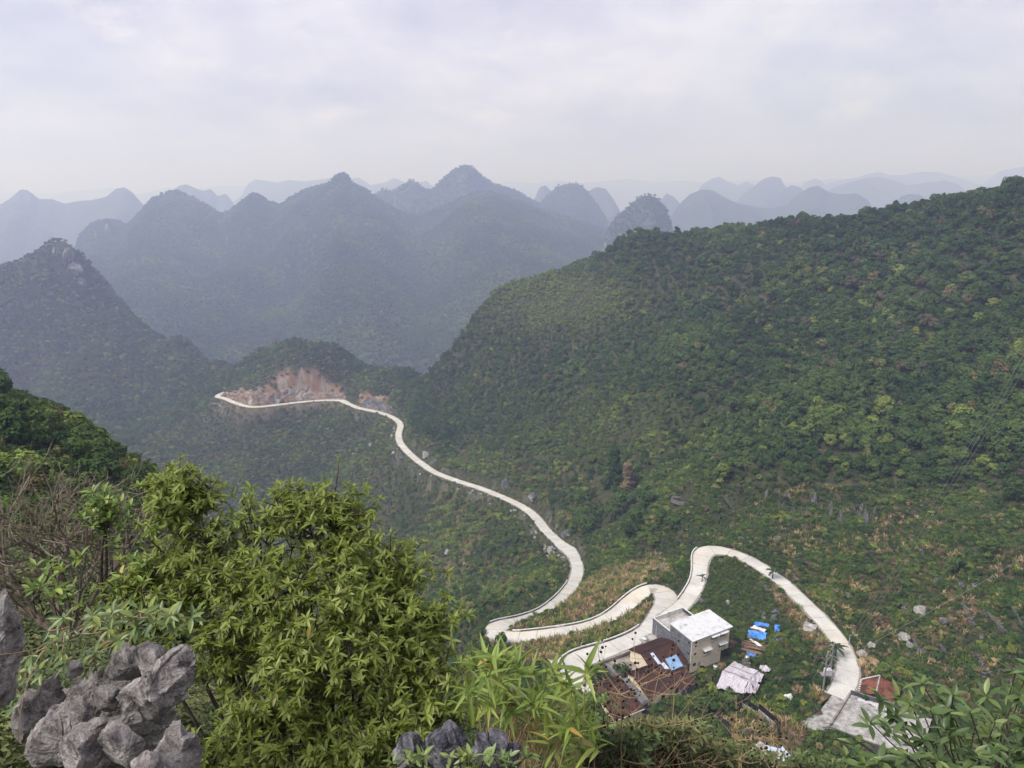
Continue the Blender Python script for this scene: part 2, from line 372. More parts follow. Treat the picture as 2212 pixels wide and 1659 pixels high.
def ground(sx, sy, y0=60, y1=1200):
    """first point of the terrain met along a bearing"""
    r = ray(sx, sy); ys = np.linspace(y0, y1, 2400); z = gz(r[0] / r[1] * ys, ys); zr = r[2] / r[1] * ys
    k = np.argmax(z >= zr); y = ys[k]
    return np.array([r[0] / r[1] * y, y, float(gz(r[0] / r[1] * y, y))])

# ground cover zones (0 green, bare soil, dry field, rock)
SXX, SYY = proj(XX, YY, ZZ); front = YY > 60
nz = fbm(XX / 6, YY / 6, 41, 4); nz2 = fbm(XX / 25, YY / 25, 43, 3)
SOIL_POLYS = [[(1010,1390),(1240,1372),(1400,1310),(1420,1330),(1380,1360),(1230,1420),(1190,1440),(1020,1440)],
 [(1090,1362),(1180,1335),(1260,1260),(1300,1230),(1420,1200),(1460,1240),(1400,1255),(1340,1300),(1280,1335),(1180,1360)],
 [(1660,1265),(1690,1270),(1790,1390),(1815,1430),(1780,1440),(1730,1380),(1690,1330)],
 [(1560,1560),(1640,1520),(1740,1580),(1700,1659),(1560,1640)],[(1850,1400),(1910,1400),(1900,1470),(1850,1460)],
 [(1300,1500),(1450,1600),(1300,1659),(1230,1560)],[(1760,1490),(1790,1500),(1770,1530),(1740,1510)]]
soil = np.zeros(XX.shape, bool)
for q in SOIL_POLYS: soil |= inpoly(SXX, SYY, q)
soil &= front
steps = terr & (nz2 + 0.5 * nz + 0.25 * smooth(1900, 1650, SXX) - 0.25 * smooth(1800, 2050, SXX) > 0.10)
dryp = inpoly(SXX, SYY, [(900,1040),(1010,1060),(1060,1180),(1000,1250),(930,1250),(960,1130)]) | inpoly(SXX, SYY, [(940,1200),(1080,1230),(1140,1300),(1060,1290),(930,1290)])
soil_a = np.clip(np.where(soil, 0.8 + nz, 0) + np.where(steps, 0.45 + nz, 0), 0, 1)
dry_a = np.clip(np.where(dryp & front, 0.1 + nz * 1.4, 0), 0, 1)
rock_a = np.clip(smooth(0.3, 0.9, np.abs(bl - 0.5) * -2 + 1.0) * (RD < 12) * (RD > 0.3) * (0.0 + nz * 1.5), 0, 0.35)
cutp = (inpoly(SXX, SYY, [(445,885),(470,845),(520,815),(600,798),(690,798),(735,835),(750,880),(640,886),(560,897)]) | inpoly(SXX, SYY, [(768,886),(775,850),(835,848),(850,898)])) & (YY > 480) & (YY < 700)
gx_, gy_ = np.gradient(ZZ, GY, GX); slope = np.hypot(gx_, gy_)
cut_a = np.clip(cutp * (smooth(0.55, 1.1, slope) * 0.9 + (RD < 9) * 0.4) + cutp * nz * 0.5, 0, 1) * np.where(side > 0.5, .35, 1) * smooth(15, 9, RD)
ny, nx = XX.shape
vi = np.arange(ny * nx).reshape(ny, nx)
quads = np.stack([vi[:-1, :-1], vi[:-1, 1:], vi[1:, 1:], vi[1:, :-1]], -1).reshape(-1, 4)

def terrain_mat():
    m, nt, b = new_mat('hillside_ground')
    n1 = noise_node(nt, 0.35, 6, 0.65); n2 = noise_node(nt, 0.05, 3, 0.5); n3 = noise_node(nt, 1.6, 5, 0.7)
    g = ramp(nt, n1.outputs[0], [(0.3, (0.022, 0.03, 0.014)), (0.5, (0.045, 0.05, 0.024)), (0.68, (0.09, 0.08, 0.045))]).outputs[0]
    s = ramp(nt, n3.outputs[0], [(0.25, (0.055, 0.034, 0.022)), (0.5, (0.12, 0.078, 0.05)), (0.75, (0.23, 0.165, 0.105))]).outputs[0]
    d = ramp(nt, n3.outputs[0], [(0.25, (0.07, 0.05, 0.03)), (0.7, (0.2, 0.15, 0.08))]).outputs[0]
    r = ramp(nt, n3.outputs[0], [(0.3, (0.10, 0.10, 0.105)), (0.5, (0.26, 0.255, 0.25)), (0.7, (0.45, 0.44, 0.42))]).outputs[0]
    ncut = noise_node(nt, 0.14, 6, 0.6, sc3=(1, 1, 0.35))
    c_ = ramp(nt, ncut.outputs[0], [(0.3, (0.12, 0.11, 0.11)), (0.42, (0.20, 0.11, 0.07)), (0.52, (0.24, 0.15, 0.095)), (0.6, (0.26, 0.24, 0.22)), (0.72, (0.33, 0.2, 0.12))]).outputs[0]
    def at(k): a = nt.nodes.new('ShaderNodeAttribute'); a.attribute_name = k; return a.outputs['Fac']
    c = mix(nt, at('soil'), g, s); c = mix(nt, at('dry'), c, d); c = mix(nt, at('rock'), c, r); c = mix(nt, at('cut'), c, c_)
    nt.links.new(c, b.inputs['Base Color']); b.inputs['Roughness'].default_value = 0.95; b.inputs['Specular IOR Level'].default_value = 0.1
    bump(nt, b, n3.outputs[0], 0.7, 0.3)
    return m
M_terr = terrain_mat()
tm = mesh_np('terrain', np.stack([XX, YY, ZZ], -1).reshape(-1, 3), quads, [M_terr], True,
             {'soil': soil_a.ravel(), 'dry': dry_a.ravel(), 'rock': rock_a.ravel(), 'cut': cut_a.ravel()})
terrain = obj('terrain', tm); tag(terrain, kind='structure')
# the plain below, out to the horizon
M_plain = noisy('far_plain_ground', (0.03, 0.045, 0.02), (0.06, 0.08, 0.035), 0.01, 0.95, bumps=0)
g = MB(); _ga = np.linspace(-45000, 45000, 91); _gx, _gy = np.meshgrid(_ga, _ga); _gi = np.arange(91 * 91).reshape(91, 91)
g.add(np.stack([_gx, _gy, _gx * 0 - 345], -1).reshape(-1, 3), np.stack([_gi[:-1, :-1], _gi[:-1, 1:], _gi[1:, 1:], _gi[1:, :-1]], -1).reshape(-1, 4))
tag(g.build('ground', M_plain), kind='structure')

# ---------------------------------------------------------------- karst hills in the distance
def hill_mat(name, light):
    m, nt, b = new_mat(name)
    n1 = noise_node(nt, 0.02, 6, 0.7); n2 = noise_node(nt, 0.11, 4, 0.7); n3 = noise_node(nt, 0.006, 4, 0.6, sc3=(1, 1, 0.4))
    g = ramp(nt, n2.outputs[0], [(0.35, (0.035, 0.055, 0.026)), (0.65, (0.10, 0.125, 0.06))]).outputs[0]
    g = mix(nt, 0.5, g, ramp(nt, n1.outputs[0], [(0.35, (0.02, 0.03, 0.015)), (0.65, (0.07, 0.085, 0.045))]).outputs[0])
    geo_ = nt.nodes.new('ShaderNodeNewGeometry'); sp = nt.nodes.new('ShaderNodeSeparateXYZ'); nt.links.new(geo_.outputs['True Normal'], sp.inputs[0])
    mr = N(nt, 'ShaderNodeMapRange'); mr.inputs['From Min'].default_value = 0.42; mr.inputs['From Max'].default_value = 0.22; nt.links.new(sp.outputs['Z'], mr.inputs[0])
    rk = ramp(nt, n3.outputs[0], [(0.45, (0, 0, 0)), (0.6, (1, 1, 1))]).outputs[0]
    f = N(nt, 'ShaderNodeMath', operation='MULTIPLY'); nt.links.new(mr.outputs[0], f.inputs[0]); nt.links.new(rk, f.inputs[1])
    c = mix(nt, f.outputs[0], g, light)
    nt.links.new(c, b.inputs['Base Color']); b.inputs['Roughness'].default_value = 1; b.inputs['Specular IOR Level'].default_value = 0
    bump(nt, b, n2.outputs[0], 1.0, 6.0); return m
M_hill = hill_mat('karst_hill', (0.42, 0.40, 0.36))
HILLS = []
def ridge(name, prof, Y, run, foot, seed, res=None, back=0.8, power=1.15, gully=0.24, wob=0.03):
    """karst ridge whose crest passes the surveyed bearings at distance Y; real depth front and back"""
    prof = np.array(prof, float); sx = np.arange(prof[0, 0], prof[-1, 0] + 0.1, res or max(1.2, 1534 * 9 / Y))
    sy = np.interp(sx, prof[:, 0], prof[:, 1])
    jag = vnoise(sx / 7, sx * 0 + seed, seed) * 1.8 + vnoise(sx / 2.6, sx * 0 + seed, seed + 5) * 1.0
    sy = sy + jag * min(1.2, 1500 / Y)
    yc = Y * (1 + wob * 2 * fbm(sx / 160, sx * 0 + seed, seed + 2, 3))
    crest = np.array([aty(a, b_, c) for a, b_, c in zip(sx, sy, yc)])
    n = len(sx); nf = max(14, int(run / max(6, Y * 0.006))); nb = max(8, nf // 2)
    rows = []
    for k in range(-nf, nb + 1):
        t = abs(k) / (nf if k < 0 else nb); rr = run if k < 0 else run * back
        yy = crest[:, 1] + (-t if k < 0 else t) * rr
        xx = crest[:, 0] * (yy / crest[:, 1] if k >= 0 else 0.25 + 0.75 * yy / crest[:, 1])
        H = crest[:, 2] - foot
        fall = t ** power if k < 0 else t ** 1.05
        gl = fbm(xx / (run * 0.45), yy / (run * 0.9), seed + 11, 4) * gully * 2.2 * np.sin(math.pi * min(1, t)) ** 0.8
        rg = (1 - np.abs(fbm(xx / (run * 0.6), yy / (run * 1.6), seed + 23, 3)) * 2 - 0.6) * gully * 1.1 * np.sin(math.pi * min(1, t))
        zz = foot + H * np.clip(1 - fall + gl + rg, -0.05, 1.0 if t < 0.02 else 0.99 - 0.15 * t)
        fine = fbm(xx / 14, yy / 14, seed + 31, 3) * 8 * min(1, t * 8) * min(1.0, 1700 / Y + 0.3)
        rows.append(np.stack([xx, yy, zz + fine], 1))
    lo_ = rows[0].copy(); lo_[:, 2] = -362; lo_[:, 1] -= 30; hi_ = rows[-1].copy(); hi_[:, 2] = -362
    V = np.array([lo_] + rows + [hi_]); r_, c_ = V.shape[:2]; ix = np.arange(r_ * c_).reshape(r_, c_)
    qd = np.stack([ix[:-1, :-1], ix[:-1, 1:], ix[1:, 1:], ix[1:, :-1]], -1).reshape(-1, 4)
    o = obj(name, mesh_np(name, V.reshape(-1, 3), qd, [M_hill], True)); tag(o, kind='structure'); HILLS.append((o, V)); return V
RIDGES = [
 ('hill', [(150,640),(172,560),(180,520),(187,500),(203,482),(235,477),(258,480),(275,490),(300,465),(330,430),(360,418),(382,413),(408,424),(440,440),(480,464),(497,458),(520,438),(545,420),(562,424),(578,436),(608,446),
   (625,430),(650,416),(680,405),(708,399),(722,384),(738,375),(750,379),(762,398),(790,410),(830,440),(868,460),(905,470),(950,450),(1000,428),(1045,415),(1090,425),(1130,440),(1180,458),(1250,478),(1300,496),(1330,520),(1350,560),(1372,640)], 2150, 980, -300, 3),
 ('hill', [(1296,560),(1308,510),(1325,475),(1350,455),(1375,430),(1395,422),(1415,425),(1435,445),(1450,478),(1460,520),(1475,580)], 1850, 330, -280, 5),
 ('hill', [(790,470),(805,430),(825,408),(850,414),(870,398),(888,388),(905,400),(930,414),(950,395),(975,372),(1000,359),(1020,362),(1040,380),(1070,400),(1110,410),(1150,434),(1165,440),(1180,425),(1200,405),(1225,397),(1245,396),(1265,408),(1290,440),(1310,475),(1330,520)], 2700, 480, -300, 8),
 ('hill', [(-120,460),(-60,430),(0,442),(20,430),(45,409),(60,411),(85,430),(110,430),(140,440),(165,435),(200,432),(230,425),(250,408),(268,404),(284,414),(300,432),(315,448),(340,480),(370,520)], 3300, 1000, -300, 12),
 ('hill', [(1425,520),(1445,474),(1468,440),(1490,420),(1515,409),(1540,411),(1570,430),(1600,441),(1660,450),(1700,442),(1720,422),(1750,404),(1768,401),(1790,415),(1815,420),(1850,417),(1868,428),(1885,460),(1920,520)], 3069, 744, -300, 15),
 ('hill', [(1930,450),(1945,425),(1965,419),(1985,420),(2000,430),(2020,450)], 2821, 325, -300, 16),
 ('hill', [(1150,440),(1165,405),(1178,400),(1190,412),(1205,440)], 3906, 372, -300, 17),
 ('hill', [(1255,440),(1272,412),(1290,404),(1308,408),(1325,430),(1342,460)], 3627, 465, -300, 18),
 ('hill', [(355,450),(368,418),(385,402),(402,398),(420,406),(440,412),(455,408),(470,424),(488,418),(505,440)], 4092, 558, -300, 19),
 ('hill', [(1395,470),(1420,440),(1440,418),(1455,425),(1480,450)], 3999, 465, -300, 20),
 ('hill', [(1570,460),(1600,425),(1625,405),(1650,386),(1668,381),(1686,384),(1695,402),(1715,412),(1740,440)], 4464, 651, -300, 21),
 ('hill', [(1660,450),(1690,412),(1710,400),(1728,404),(1745,425),(1760,450)], 3999, 465, -300, 22),
 ('hill', [(500,440),(520,425),(535,398),(552,387),(575,391),(600,394),(625,389),(655,392),(690,388),(715,384),(740,390),(775,383),(800,400),(830,395),(852,384),(870,392),(895,398),(920,390),(945,410),(980,430)], 6045, 1209, -300, 25),
 ('hill', [(1495,440),(1515,400),(1540,385),(1556,382),(1570,392),(1595,400),(1612,392),(1630,400),(1650,420)], 5766, 930, -300, 27),
 ('hill', [(1760,430),(1790,410),(1815,400),(1840,392),(1868,386),(1900,382),(1930,390),(1960,400),(2000,395),(2040,390),(2075,400),(2100,430)], 4836, 930, -300, 29),
 ('hill', [(1700,440),(1740,392),(1762,385),(1780,398),(1820,388),(1850,384),(1875,376),(1898,371),(1925,379),(1955,377),(1990,371),(2030,372),(2065,382),(2090,390),(2120,400),(2160,370),(2190,363),(2230,358),(2300,380),(2360,440)], 6844, 1283, -300, 31),
 ('hill', [(-300,440),(-200,415),(-120,410),(-40,420),(40,415),(100,418),(170,412),(240,405),(300,420),(360,405),(420,412),(480,400),(560,405),(650,398),(760,402),(860,400),(960,398),(1060,402),(1100,392),(1160,396),(1205,388),(1245,396),(1300,392),(1360,386),(1420,394),(1470,390),(1530,396),(1620,388),(1700,396),(1800,386),(1900,392),(2000,384),(2100,380),(2200,375),(2350,380),(2500,400),(2600,440)], 10267, 2139, -300, 33),
]
HV_ = [ridge(r[0], r[1], r[2], r[3], r[4], r[5]) for r in RIDGES]

# ---------------------------------------------------------------- the air
def make_haze():
    m = bpy.data.materials.new('hazy_air'); m.use_nodes = True; nt = m.node_tree; nt.nodes.clear()
    out = nt.nodes.new('ShaderNodeOutputMaterial'); v = nt.nodes.new('ShaderNodeVolumePrincipled')
    v.inputs['Color'].default_value = (0.58, 0.655, 1.0, 1); v.inputs['Absorption Color'].default_value = (1, 1, 1, 1); v.inputs['Density'].default_value = HAZE_D; v.inputs['Anisotropy'].default_value = 0.35
    nt.links.new(v.outputs[0], out.inputs['Volume'])
    b = MB(); b.box(-50000, 50000, -50000, 50000, -347, 330)
    o = b.build('haze', m); tag(o, 'pale blue haze filling the air between the hills', 'haze', kind='stuff')
HAZE_D = 0.00043
make_haze()
# ---------------------------------------------------------------- concrete road: slabs and guard walls
def slab_mat():
    m, nt, b = new_mat('road_concrete')
    n1 = noise_node(nt, 0.25, 5, 0.6); n2 = noise_node(nt, 1.7, 6, 0.7, dist=0.4); n3 = noise_node(nt, 0.09, 3, 0.5)
    c = ramp(nt, n1.outputs[0], [(0.3, (0.44, 0.42, 0.385)), (0.5, (0.53, 0.515, 0.48)), (0.7, (0.60, 0.585, 0.55))]).outputs[0]
    c = mix(nt, ramp(nt, n3.outputs[0], [(0.5, (0, 0, 0)), (0.68, (0.6, 0.6, 0.6))]).outputs[0], c, (0.56, 0.49, 0.37))
    c = mix(nt, ramp(nt, n2.outputs[0], [(0.52, (0, 0, 0)), (0.72, (0.6, 0.6, 0.6))]).outputs[0], c, (0.38, 0.36, 0.32))
    oi = nt.nodes.new('ShaderNodeObjectInfo'); mr = N(nt, 'ShaderNodeMapRange'); mr.inputs['To Min'].default_value = 0.93; mr.inputs['To Max'].default_value = 1.05
    nt.links.new(oi.outputs['Random'], mr.inputs[0])
    v = nt.nodes.new('ShaderNodeVectorMath'); v.operation = 'SCALE'; nt.links.new(c, v.inputs[0]); nt.links.new(mr.outputs[0], v.inputs['Scale'])
    nt.links.new(v.outputs[0], b.inputs['Base Color']); b.inputs['Roughness'].default_value = 0.9; b.inputs['Specular IOR Level'].default_value = 0.2
    bump(nt, b, n2.outputs[0], 0.2, 0.02); return m
M_slab = slab_mat()
M_white = noisy('white_painted_concrete', (0.50, 0.50, 0.48), (0.68, 0.675, 0.65), 1.5, 0.85)
M_plinth = noisy('stained_concrete', (0.10, 0.095, 0.09), (0.22, 0.21, 0.195), 1.2, 0.9)
M_roadbase = noisy('road_gravel_base', (0.20, 0.185, 0.16), (0.36, 0.34, 0.30), 2.0, 0.95)
def frame2(P):
    d = np.gradient(P[:, :2], axis=0); d /= np.linalg.norm(d, axis=1)[:, None]
    return d, np.stack([-d[:, 1], d[:, 0]], 1)          # tangent, left normal
def ribbon(P, off0, off1, z0, z1):
    """closed strip along P between two lateral offsets (left positive) and two heights"""
    _, nrm = frame2(P) if len(P) > 2 else (None, np.repeat(np.array([[-(P[1]-P[0])[1], (P[1]-P[0])[0]]]) / np.hypot(*(P[1]-P[0])[:2]), len(P), 0))
    a = P.copy(); b = P.copy(); a[:, :2] += nrm * np.reshape(off0, (-1, 1)); b[:, :2] += nrm * np.reshape(off1, (-1, 1))
    up = np.array([0, 0, 1.0]); n = len(P)
    v = np.vstack([a + up * z0, b + up * z0, b + up * z1, a + up * z1]); q = []
    for i in range(n - 1):
        for k in range(4):
            k2 = (k + 1) % 4; q.append((k * n + i, k * n + i + 1, k2 * n + i + 1, k2 * n + i))
    q += [(0, n, 2 * n, 3 * n), (n - 1, 4 * n - 1, 3 * n - 1, 2 * n - 1)]
    return v, q
def build_road(name, P, W, zup):
    r = MB(); _, nr = frame2(P)
    wj = 0.3 + 0.5 * np.abs(vnoise(P[:, 0] * .35, P[:, 1] * .35, 8)) * 2; v, q = ribbon(P, W + wj, -(W + np.roll(wj, 37)), -0.5, -0.06 + zup); r.add(v, q)
    road = r.build(name, M_roadbase); tag(road, kind='structure')
    n = len(P); step = 4
    t, nrm = frame2(P)
    for i in range(0, n - 1, step):
        j = min(i + step, n - 1)
        seg = P[i:j+1].copy(); w = W[i:j+1] + 0.22 * vnoise(P[i:j+1, 0] * 0.7, P[i:j+1, 1] * 0.7, 3)
        tg, nn = t[i:j+1], nrm[i:j+1]
        seg[0, :2] += tg[0] * 0.05; seg[-1, :2] -= tg[-1] * 0.05
        a = seg.copy(); b = seg.copy(); a[:, :2] += nn * w[:, None]; b[:, :2] -= nn * w[:, None]; m = len(seg)
        up = np.array([0, 0, 1.0]); zt = 0.05 + zup
        vv = np.vstack([a - up * 0.15, b - up * 0.15, b + up * zt, a + up * zt]); qq = []
        for x in range(m - 1):
            for k in range(4):
                k2 = (k + 1) % 4; qq.append((k * m + x, k * m + x + 1, k2 * m + x + 1, k2 * m + x))
        qq += [(0, m, 2 * m, 3 * m), (m - 1, 4 * m - 1, 3 * m - 1, 2 * m - 1)]
        MB().add(vv, qq).build('slab', M_slab, road)
    return road
def keepB():
    d = np.array([np.min(np.hypot(RA[:, 0] - p[0], RA[:, 1] - p[1]) - WA) for p in RB[:40]]); k = int(np.argmax(d > -0.4)); return max(k - 1, 0)
kb = keepB(); RBt, WBt = RB[kb:], WB[kb:]
build_road('valley_road', RA, WA, 0.0); build_road('loop_road', RBt, WBt, 0.012)
def idx(P, sx, sy, z): c = atz(sx, sy, z); return int(np.argmin(np.linalg.norm(P - c, axis=1)))
def guard(P, W, side, i0, i1, label, piece=5):
    t = empty('guard_wall', P[i0]); tag(t, label, 'guard wall', 'low white guard walls along the road', kind='thing')
    o = -np.array(P[i0]); k = 0
    for i in range(i0, i1 - 1, piece):
        j = min(i + piece, i1); seg = P[i:j+1] + o; w = (W[i:j+1] + 0.18) * side
        if len(seg) < 3: continue
        MB().add(*ribbon(seg, w, w + 0.26 * side, 0.40, 0.60)).build('beam', M_white, t)
        MB().add(*ribbon(seg, w + 0.03 * side, w + 0.22 * side, -0.5, 0.10)).build('plinth', M_plinth, t)
        MB().add(*ribbon(seg[:3] * 1.0, w[:3] + 0.02 * side, w[:3] + 0.24 * side, 0.09, 0.401)).build('post', M_white, t) if (k % 2 == 0) else None
        k += 1
guard(RA, WA, -1, idx(RA,912,1002,-176), idx(RA,1242,1208,-141.5), 'long white guard wall on the valley side of the middle straight')
guard(RA, WA, -1, idx(RA,1240,1258,-134.5), idx(RA,1070,1357,-120), 'white guard wall along the outer edge of the leftmost hairpin')
guard(RA, WA, 1, idx(RA,1105,1377,-118.6), idx(RA,1405,1272,-107), 'long white guard wall beside the road between the two hairpins')
guard(RA, WA, -1, idx(RA,1402,1358.7,-103), idx(RA,1232,1442,-103.2), 'white guard wall across the road from the tiled farmhouse')
guard(RB, WB, 1, idx(RB,1482,1299,-102.6), idx(RB,1530,1189,-101.3), 'broken white guard wall on the left of the loop road behind the house', 3)
guard(RB, WB, -1, idx(RB,1662,1237,-101), idx(RB,1696,1263,-101), 'short white guard wall beside the upper banana plant')

# ---------------------------------------------------------------- foliage materials
def leaf_mat(name, stops, trans=0.25, rough=0.6, spec=0.25, lv=0.45, spread=0.25):
    m = bpy.data.materials.new(name); m.use_nodes = True; nt = m.node_tree; nt.nodes.clear()
    out = nt.nodes.new('ShaderNodeOutputMaterial')
    oi = nt.nodes.new('ShaderNodeObjectInfo')
    at = nt.nodes.new('ShaderNodeAttribute'); at.attribute_type = 'INSTANCER'; at.attribute_name = 't'
    ml = N(nt, 'ShaderNodeMath', operation='MULTIPLY_ADD'); nt.links.new(oi.outputs['Random'], ml.inputs[0]); ml.inputs[1].default_value = spread
    nt.links.new(at.outputs['Fac'], ml.inputs[2])
    c = ramp(nt, ml.outputs[0], stops).outputs[0]
    la = nt.nodes.new('ShaderNodeAttribute'); la.attribute_name = 'lv'
    mr = N(nt, 'ShaderNodeMapRange'); mr.inputs['To Min'].default_value = 1 - lv; mr.inputs['To Max'].default_value = 1 + lv; nt.links.new(la.outputs['Fac'], mr.inputs[0])
    v = nt.nodes.new('ShaderNodeVectorMath'); v.operation = 'SCALE'; nt.links.new(c, v.inputs[0]); nt.links.new(mr.outputs[0], v.inputs['Scale'])
    if spec > 0:
        d = nt.nodes.new('ShaderNodeBsdfPrincipled'); d.inputs['Roughness'].default_value = rough; d.inputs['Specular IOR Level'].default_value = spec
        nt.links.new(v.outputs[0], d.inputs['Base Color'])
    else:
        d = nt.nodes.new('ShaderNodeBsdfDiffuse'); nt.links.new(v.outputs[0], d.inputs['Color'])
    tr = nt.nodes.new('ShaderNodeBsdfTranslucent'); nt.links.new(v.outputs[0], tr.inputs['Color'])
    mx = nt.nodes.new('ShaderNodeMixShader'); mx.inputs[0].default_value = trans
    nt.links.new(d.outputs[0], mx.inputs[1]); nt.links.new(tr.outputs[0], mx.inputs[2]); nt.links.new(mx.outputs[0], out.inputs[0])
    return m
# palette position: 0 deep green .. 0.35 mid .. 0.55 yellow green .. 0.72 olive .. 0.88 brown purple .. 1 straw
PAL = [(0.0, (0.034, 0.068, 0.024)), (0.2, (0.068, 0.115, 0.036)), (0.4, (0.115, 0.165, 0.045)), (0.55, (0.20, 0.26, 0.055)), (0.66, (0.21, 0.245, 0.06)), (0.74, (0.16, 0.14, 0.065)),
       (0.83, (0.115, 0.10, 0.075)), (0.92, (0.26, 0.20, 0.11)), (1.0, (0.45, 0.34, 0.19))]
M_fol = leaf_mat('hill_foliage', PAL, 0.2, spec=0)
M_bark = noisy('bark', (0.05, 0.04, 0.03), (0.13, 0.11, 0.09), 6, 0.9)

# ---------------------------------------------------------------- tree kinds
def rand_dirs(n, up=0.0, r=None):
    r = r or rng; d = r.normal(size=(n, 3)); d[:, 2] += up; return d / np.linalg.norm(d, axis=1)[:, None]
def leaf_quads(c, nrm, size, asp=0.6):
    """rhombic leaf sprays centred at c facing nrm"""
    n = len(c); h = rng.normal(size=(n, 3)); a = np.cross(nrm, h); a /= np.linalg.norm(a, axis=1)[:, None]; b = np.cross(nrm, a)
    s = np.reshape(size, (-1, 1)); bend = nrm * s * 0.22
    v = np.stack([c + a * s - bend, c + b * s * asp + bend * .3, c - a * s - bend, c - b * s * asp + bend * .3], 1).reshape(-1, 3)
    q = np.arange(4 * n).reshape(n, 4); return v, q, np.repeat(rng.random(n), 4)
def crown_mesh(name, nclump, per, rx, rz, cz_, leaf, clump_r, up=0.25, shape='round', mat_=None):
    cs = []; rs = []
    for k in range(nclump):
        d = rand_dirs(1, 0.45)[0]; rad = rng.uniform(0.55, 1.0)
        if shape == 'cone':
            h = rng.random() ** 1.2; c = np.array([math.cos(k * 2.4), math.sin(k * 2.4), 0]) * rx * (1 - h) * rng.uniform(.55, 1); c[2] = cz_ - rz + h * 2 * rz
        elif shape == 'flat': c = np.array([d[0] * rx * rad, d[1] * rx * rad, cz_ + rz * (0.9 * abs(d[2]) * rad - 0.2)])
        else: c = np.array([d[0] * rx * rad, d[1] * rx * rad, cz_ + d[2] * rz * rad])
        cs.append(c); rs.append(clump_r * rng.uniform(0.7, 1.3))
    V = []; Q = []; L = []; n0 = 0
    for c, r in zip(cs, rs):
        d = rand_dirs(per, 0.35); p = c + d * r * (rng.uniform(0.35, 1.0, (per, 1)) ** 0.6) * np.array([1, 1, 0.75])
        cc = np.array([0, 0, cz_ - rz * .4]); ot = p - cc; ot /= np.linalg.norm(ot, axis=1)[:, None]; nrm = d * .8 + ot * .5 + rand_dirs(per) * 0.45 + np.array([0, 0, up]); nrm /= np.linalg.norm(nrm, axis=1)[:, None]
        v, q, l = leaf_quads(p, nrm, leaf * rng.uniform(0.6, 1.3, per)); l = np.clip(l * 0.55 + rng.random() * 0.45, 0, 1)
        V.append(v); Q.append(q + n0); L.append(l); n0 += len(v)
    return mesh_np(name, np.vstack(V), np.vstack(Q), [mat_ or M_fol], False, {'lv': np.concatenate(L)})
def trunk_mesh(name, h, r, forks=3, spread=0.25, mat_=None):
    b = MB(); z = np.linspace(0, h, 5); w = np.cumsum(rng.normal(0, 0.02 * h, (5, 2)), 0); w -= w[0]
    p = np.c_[w, z]; b.tube(p, np.linspace(r, r * 0.6, 5), 5)
    for k in range(forks):
        a = k * 2 * math.pi / forks + rng.random(); s = p[rng.integers(2, 5)]
        e = s + np.array([math.cos(a) * spread, math.sin(a) * spread, h * rng.uniform(0.35, 0.6)])
        b.tube([s, (s + e) / 2 + np.array([0, 0, 0.03]), e], [r * 0.55, r * 0.4, r * 0.2], 4)
    return b.mesh(name, mat_ or M_bark)
# unit trees: about 1 m tall, scaled when placed
def joined(name, parts, mats):
    V = []; Fq = []; Ft = []; mi_q = []; mi_t = []; L = []; n0 = 0
    for k, me in enumerate(parts):
        v = np.empty(len(me.vertices) * 3, np.float32); me.vertices.foreach_get('co', v); v = v.reshape(-1, 3)
        for p in me.polygons:
            t = [i + n0 for i in p.vertices]
            (Fq if len(t) == 4 else Ft).append(t); (mi_q if len(t) == 4 else mi_t).append(k)
        a = me.attributes.get('lv')
        if a: l = np.empty(len(v), np.float32); a.data.foreach_get('value', l)
        else: l = np.full(len(v), 0.5, np.float32)
        V.append(v); L.append(l); n0 += len(v)
    f = [np.array(x) for x in (Fq, Ft) if x]
    return mesh_np(name, np.vstack(V), f, mats, False, {'lv': np.concatenate(L)}, mi_q + mi_t)
KIND = {}
def kind(key, crown, trunk):
    KIND[key] = (crown, trunk, joined('proto_' + key, [crown, trunk], [crown.materials[0], trunk.materials[0]]))
for k in range(3): kind('broad%d' % k, crown_mesh('crown', 20, 30, 0.42, 0.36, 0.62, 0.075, 0.17), trunk_mesh('trunk', 0.45, 0.03))
for k in range(2): kind('tall%d' % k, crown_mesh('crown', 18, 30, 0.30, 0.45, 0.60, 0.065, 0.145), trunk_mesh('trunk', 0.45, 0.025))
for k in range(2): kind('bush%d' % k, crown_mesh('crown', 16, 24, 0.55, 0.34, 0.38, 0.085, 0.20, 0.3), trunk_mesh('trunk', 0.2, 0.03))
kind('layer0', crown_mesh('crown', 16, 22, 0.55, 0.42, 0.55, 0.08, 0.15, 0.7, 'flat'), trunk_mesh('trunk', 0.5, 0.025, 4, 0.35))
def spray_mesh(name, n, h, w, lean, mat_):
    """upright blades: grass, maize stalks"""
    V = []; Q = []; L = []
    for k in range(n):
        a = rng.random() * 6.283; b0 = np.array([math.cos(a), math.sin(a), 0]) * rng.random() * 0.45; d = np.array([math.cos(a), math.sin(a), 0]) * lean * rng.uniform(0.2, 1)
        hh = h * rng.uniform(0.55, 1); sd = np.array([-math.sin(a), math.cos(a), 0]) * w
        p1 = b0 + d * 0.35 + np.array([0, 0, hh * 0.6]); p2 = b0 + d + np.array([0, 0, hh * rng.uniform(0.7, 1)])
        V += [b0 - sd * .6, b0 + sd * .6, p1 + sd, p1 - sd, p2 + sd * .2, p2 - sd * .2]; i = 6 * k
        Q += [(i, i+1, i+2, i+3), (i+3, i+2, i+4, i+5)]; L += [rng.random()] * 6
    return mesh_np(name, np.array(V), np.array(Q), [mat_], False, {'lv': np.array(L)})
KIND['grass0'] = (None, None, spray_mesh('proto_grass0', 34, 1.0, 0.035, 0.6, M_fol))
KIND['maize0'] = (None, None, spray_mesh('proto_maize0', 16, 1.0, 0.05, 0.5, M_fol))
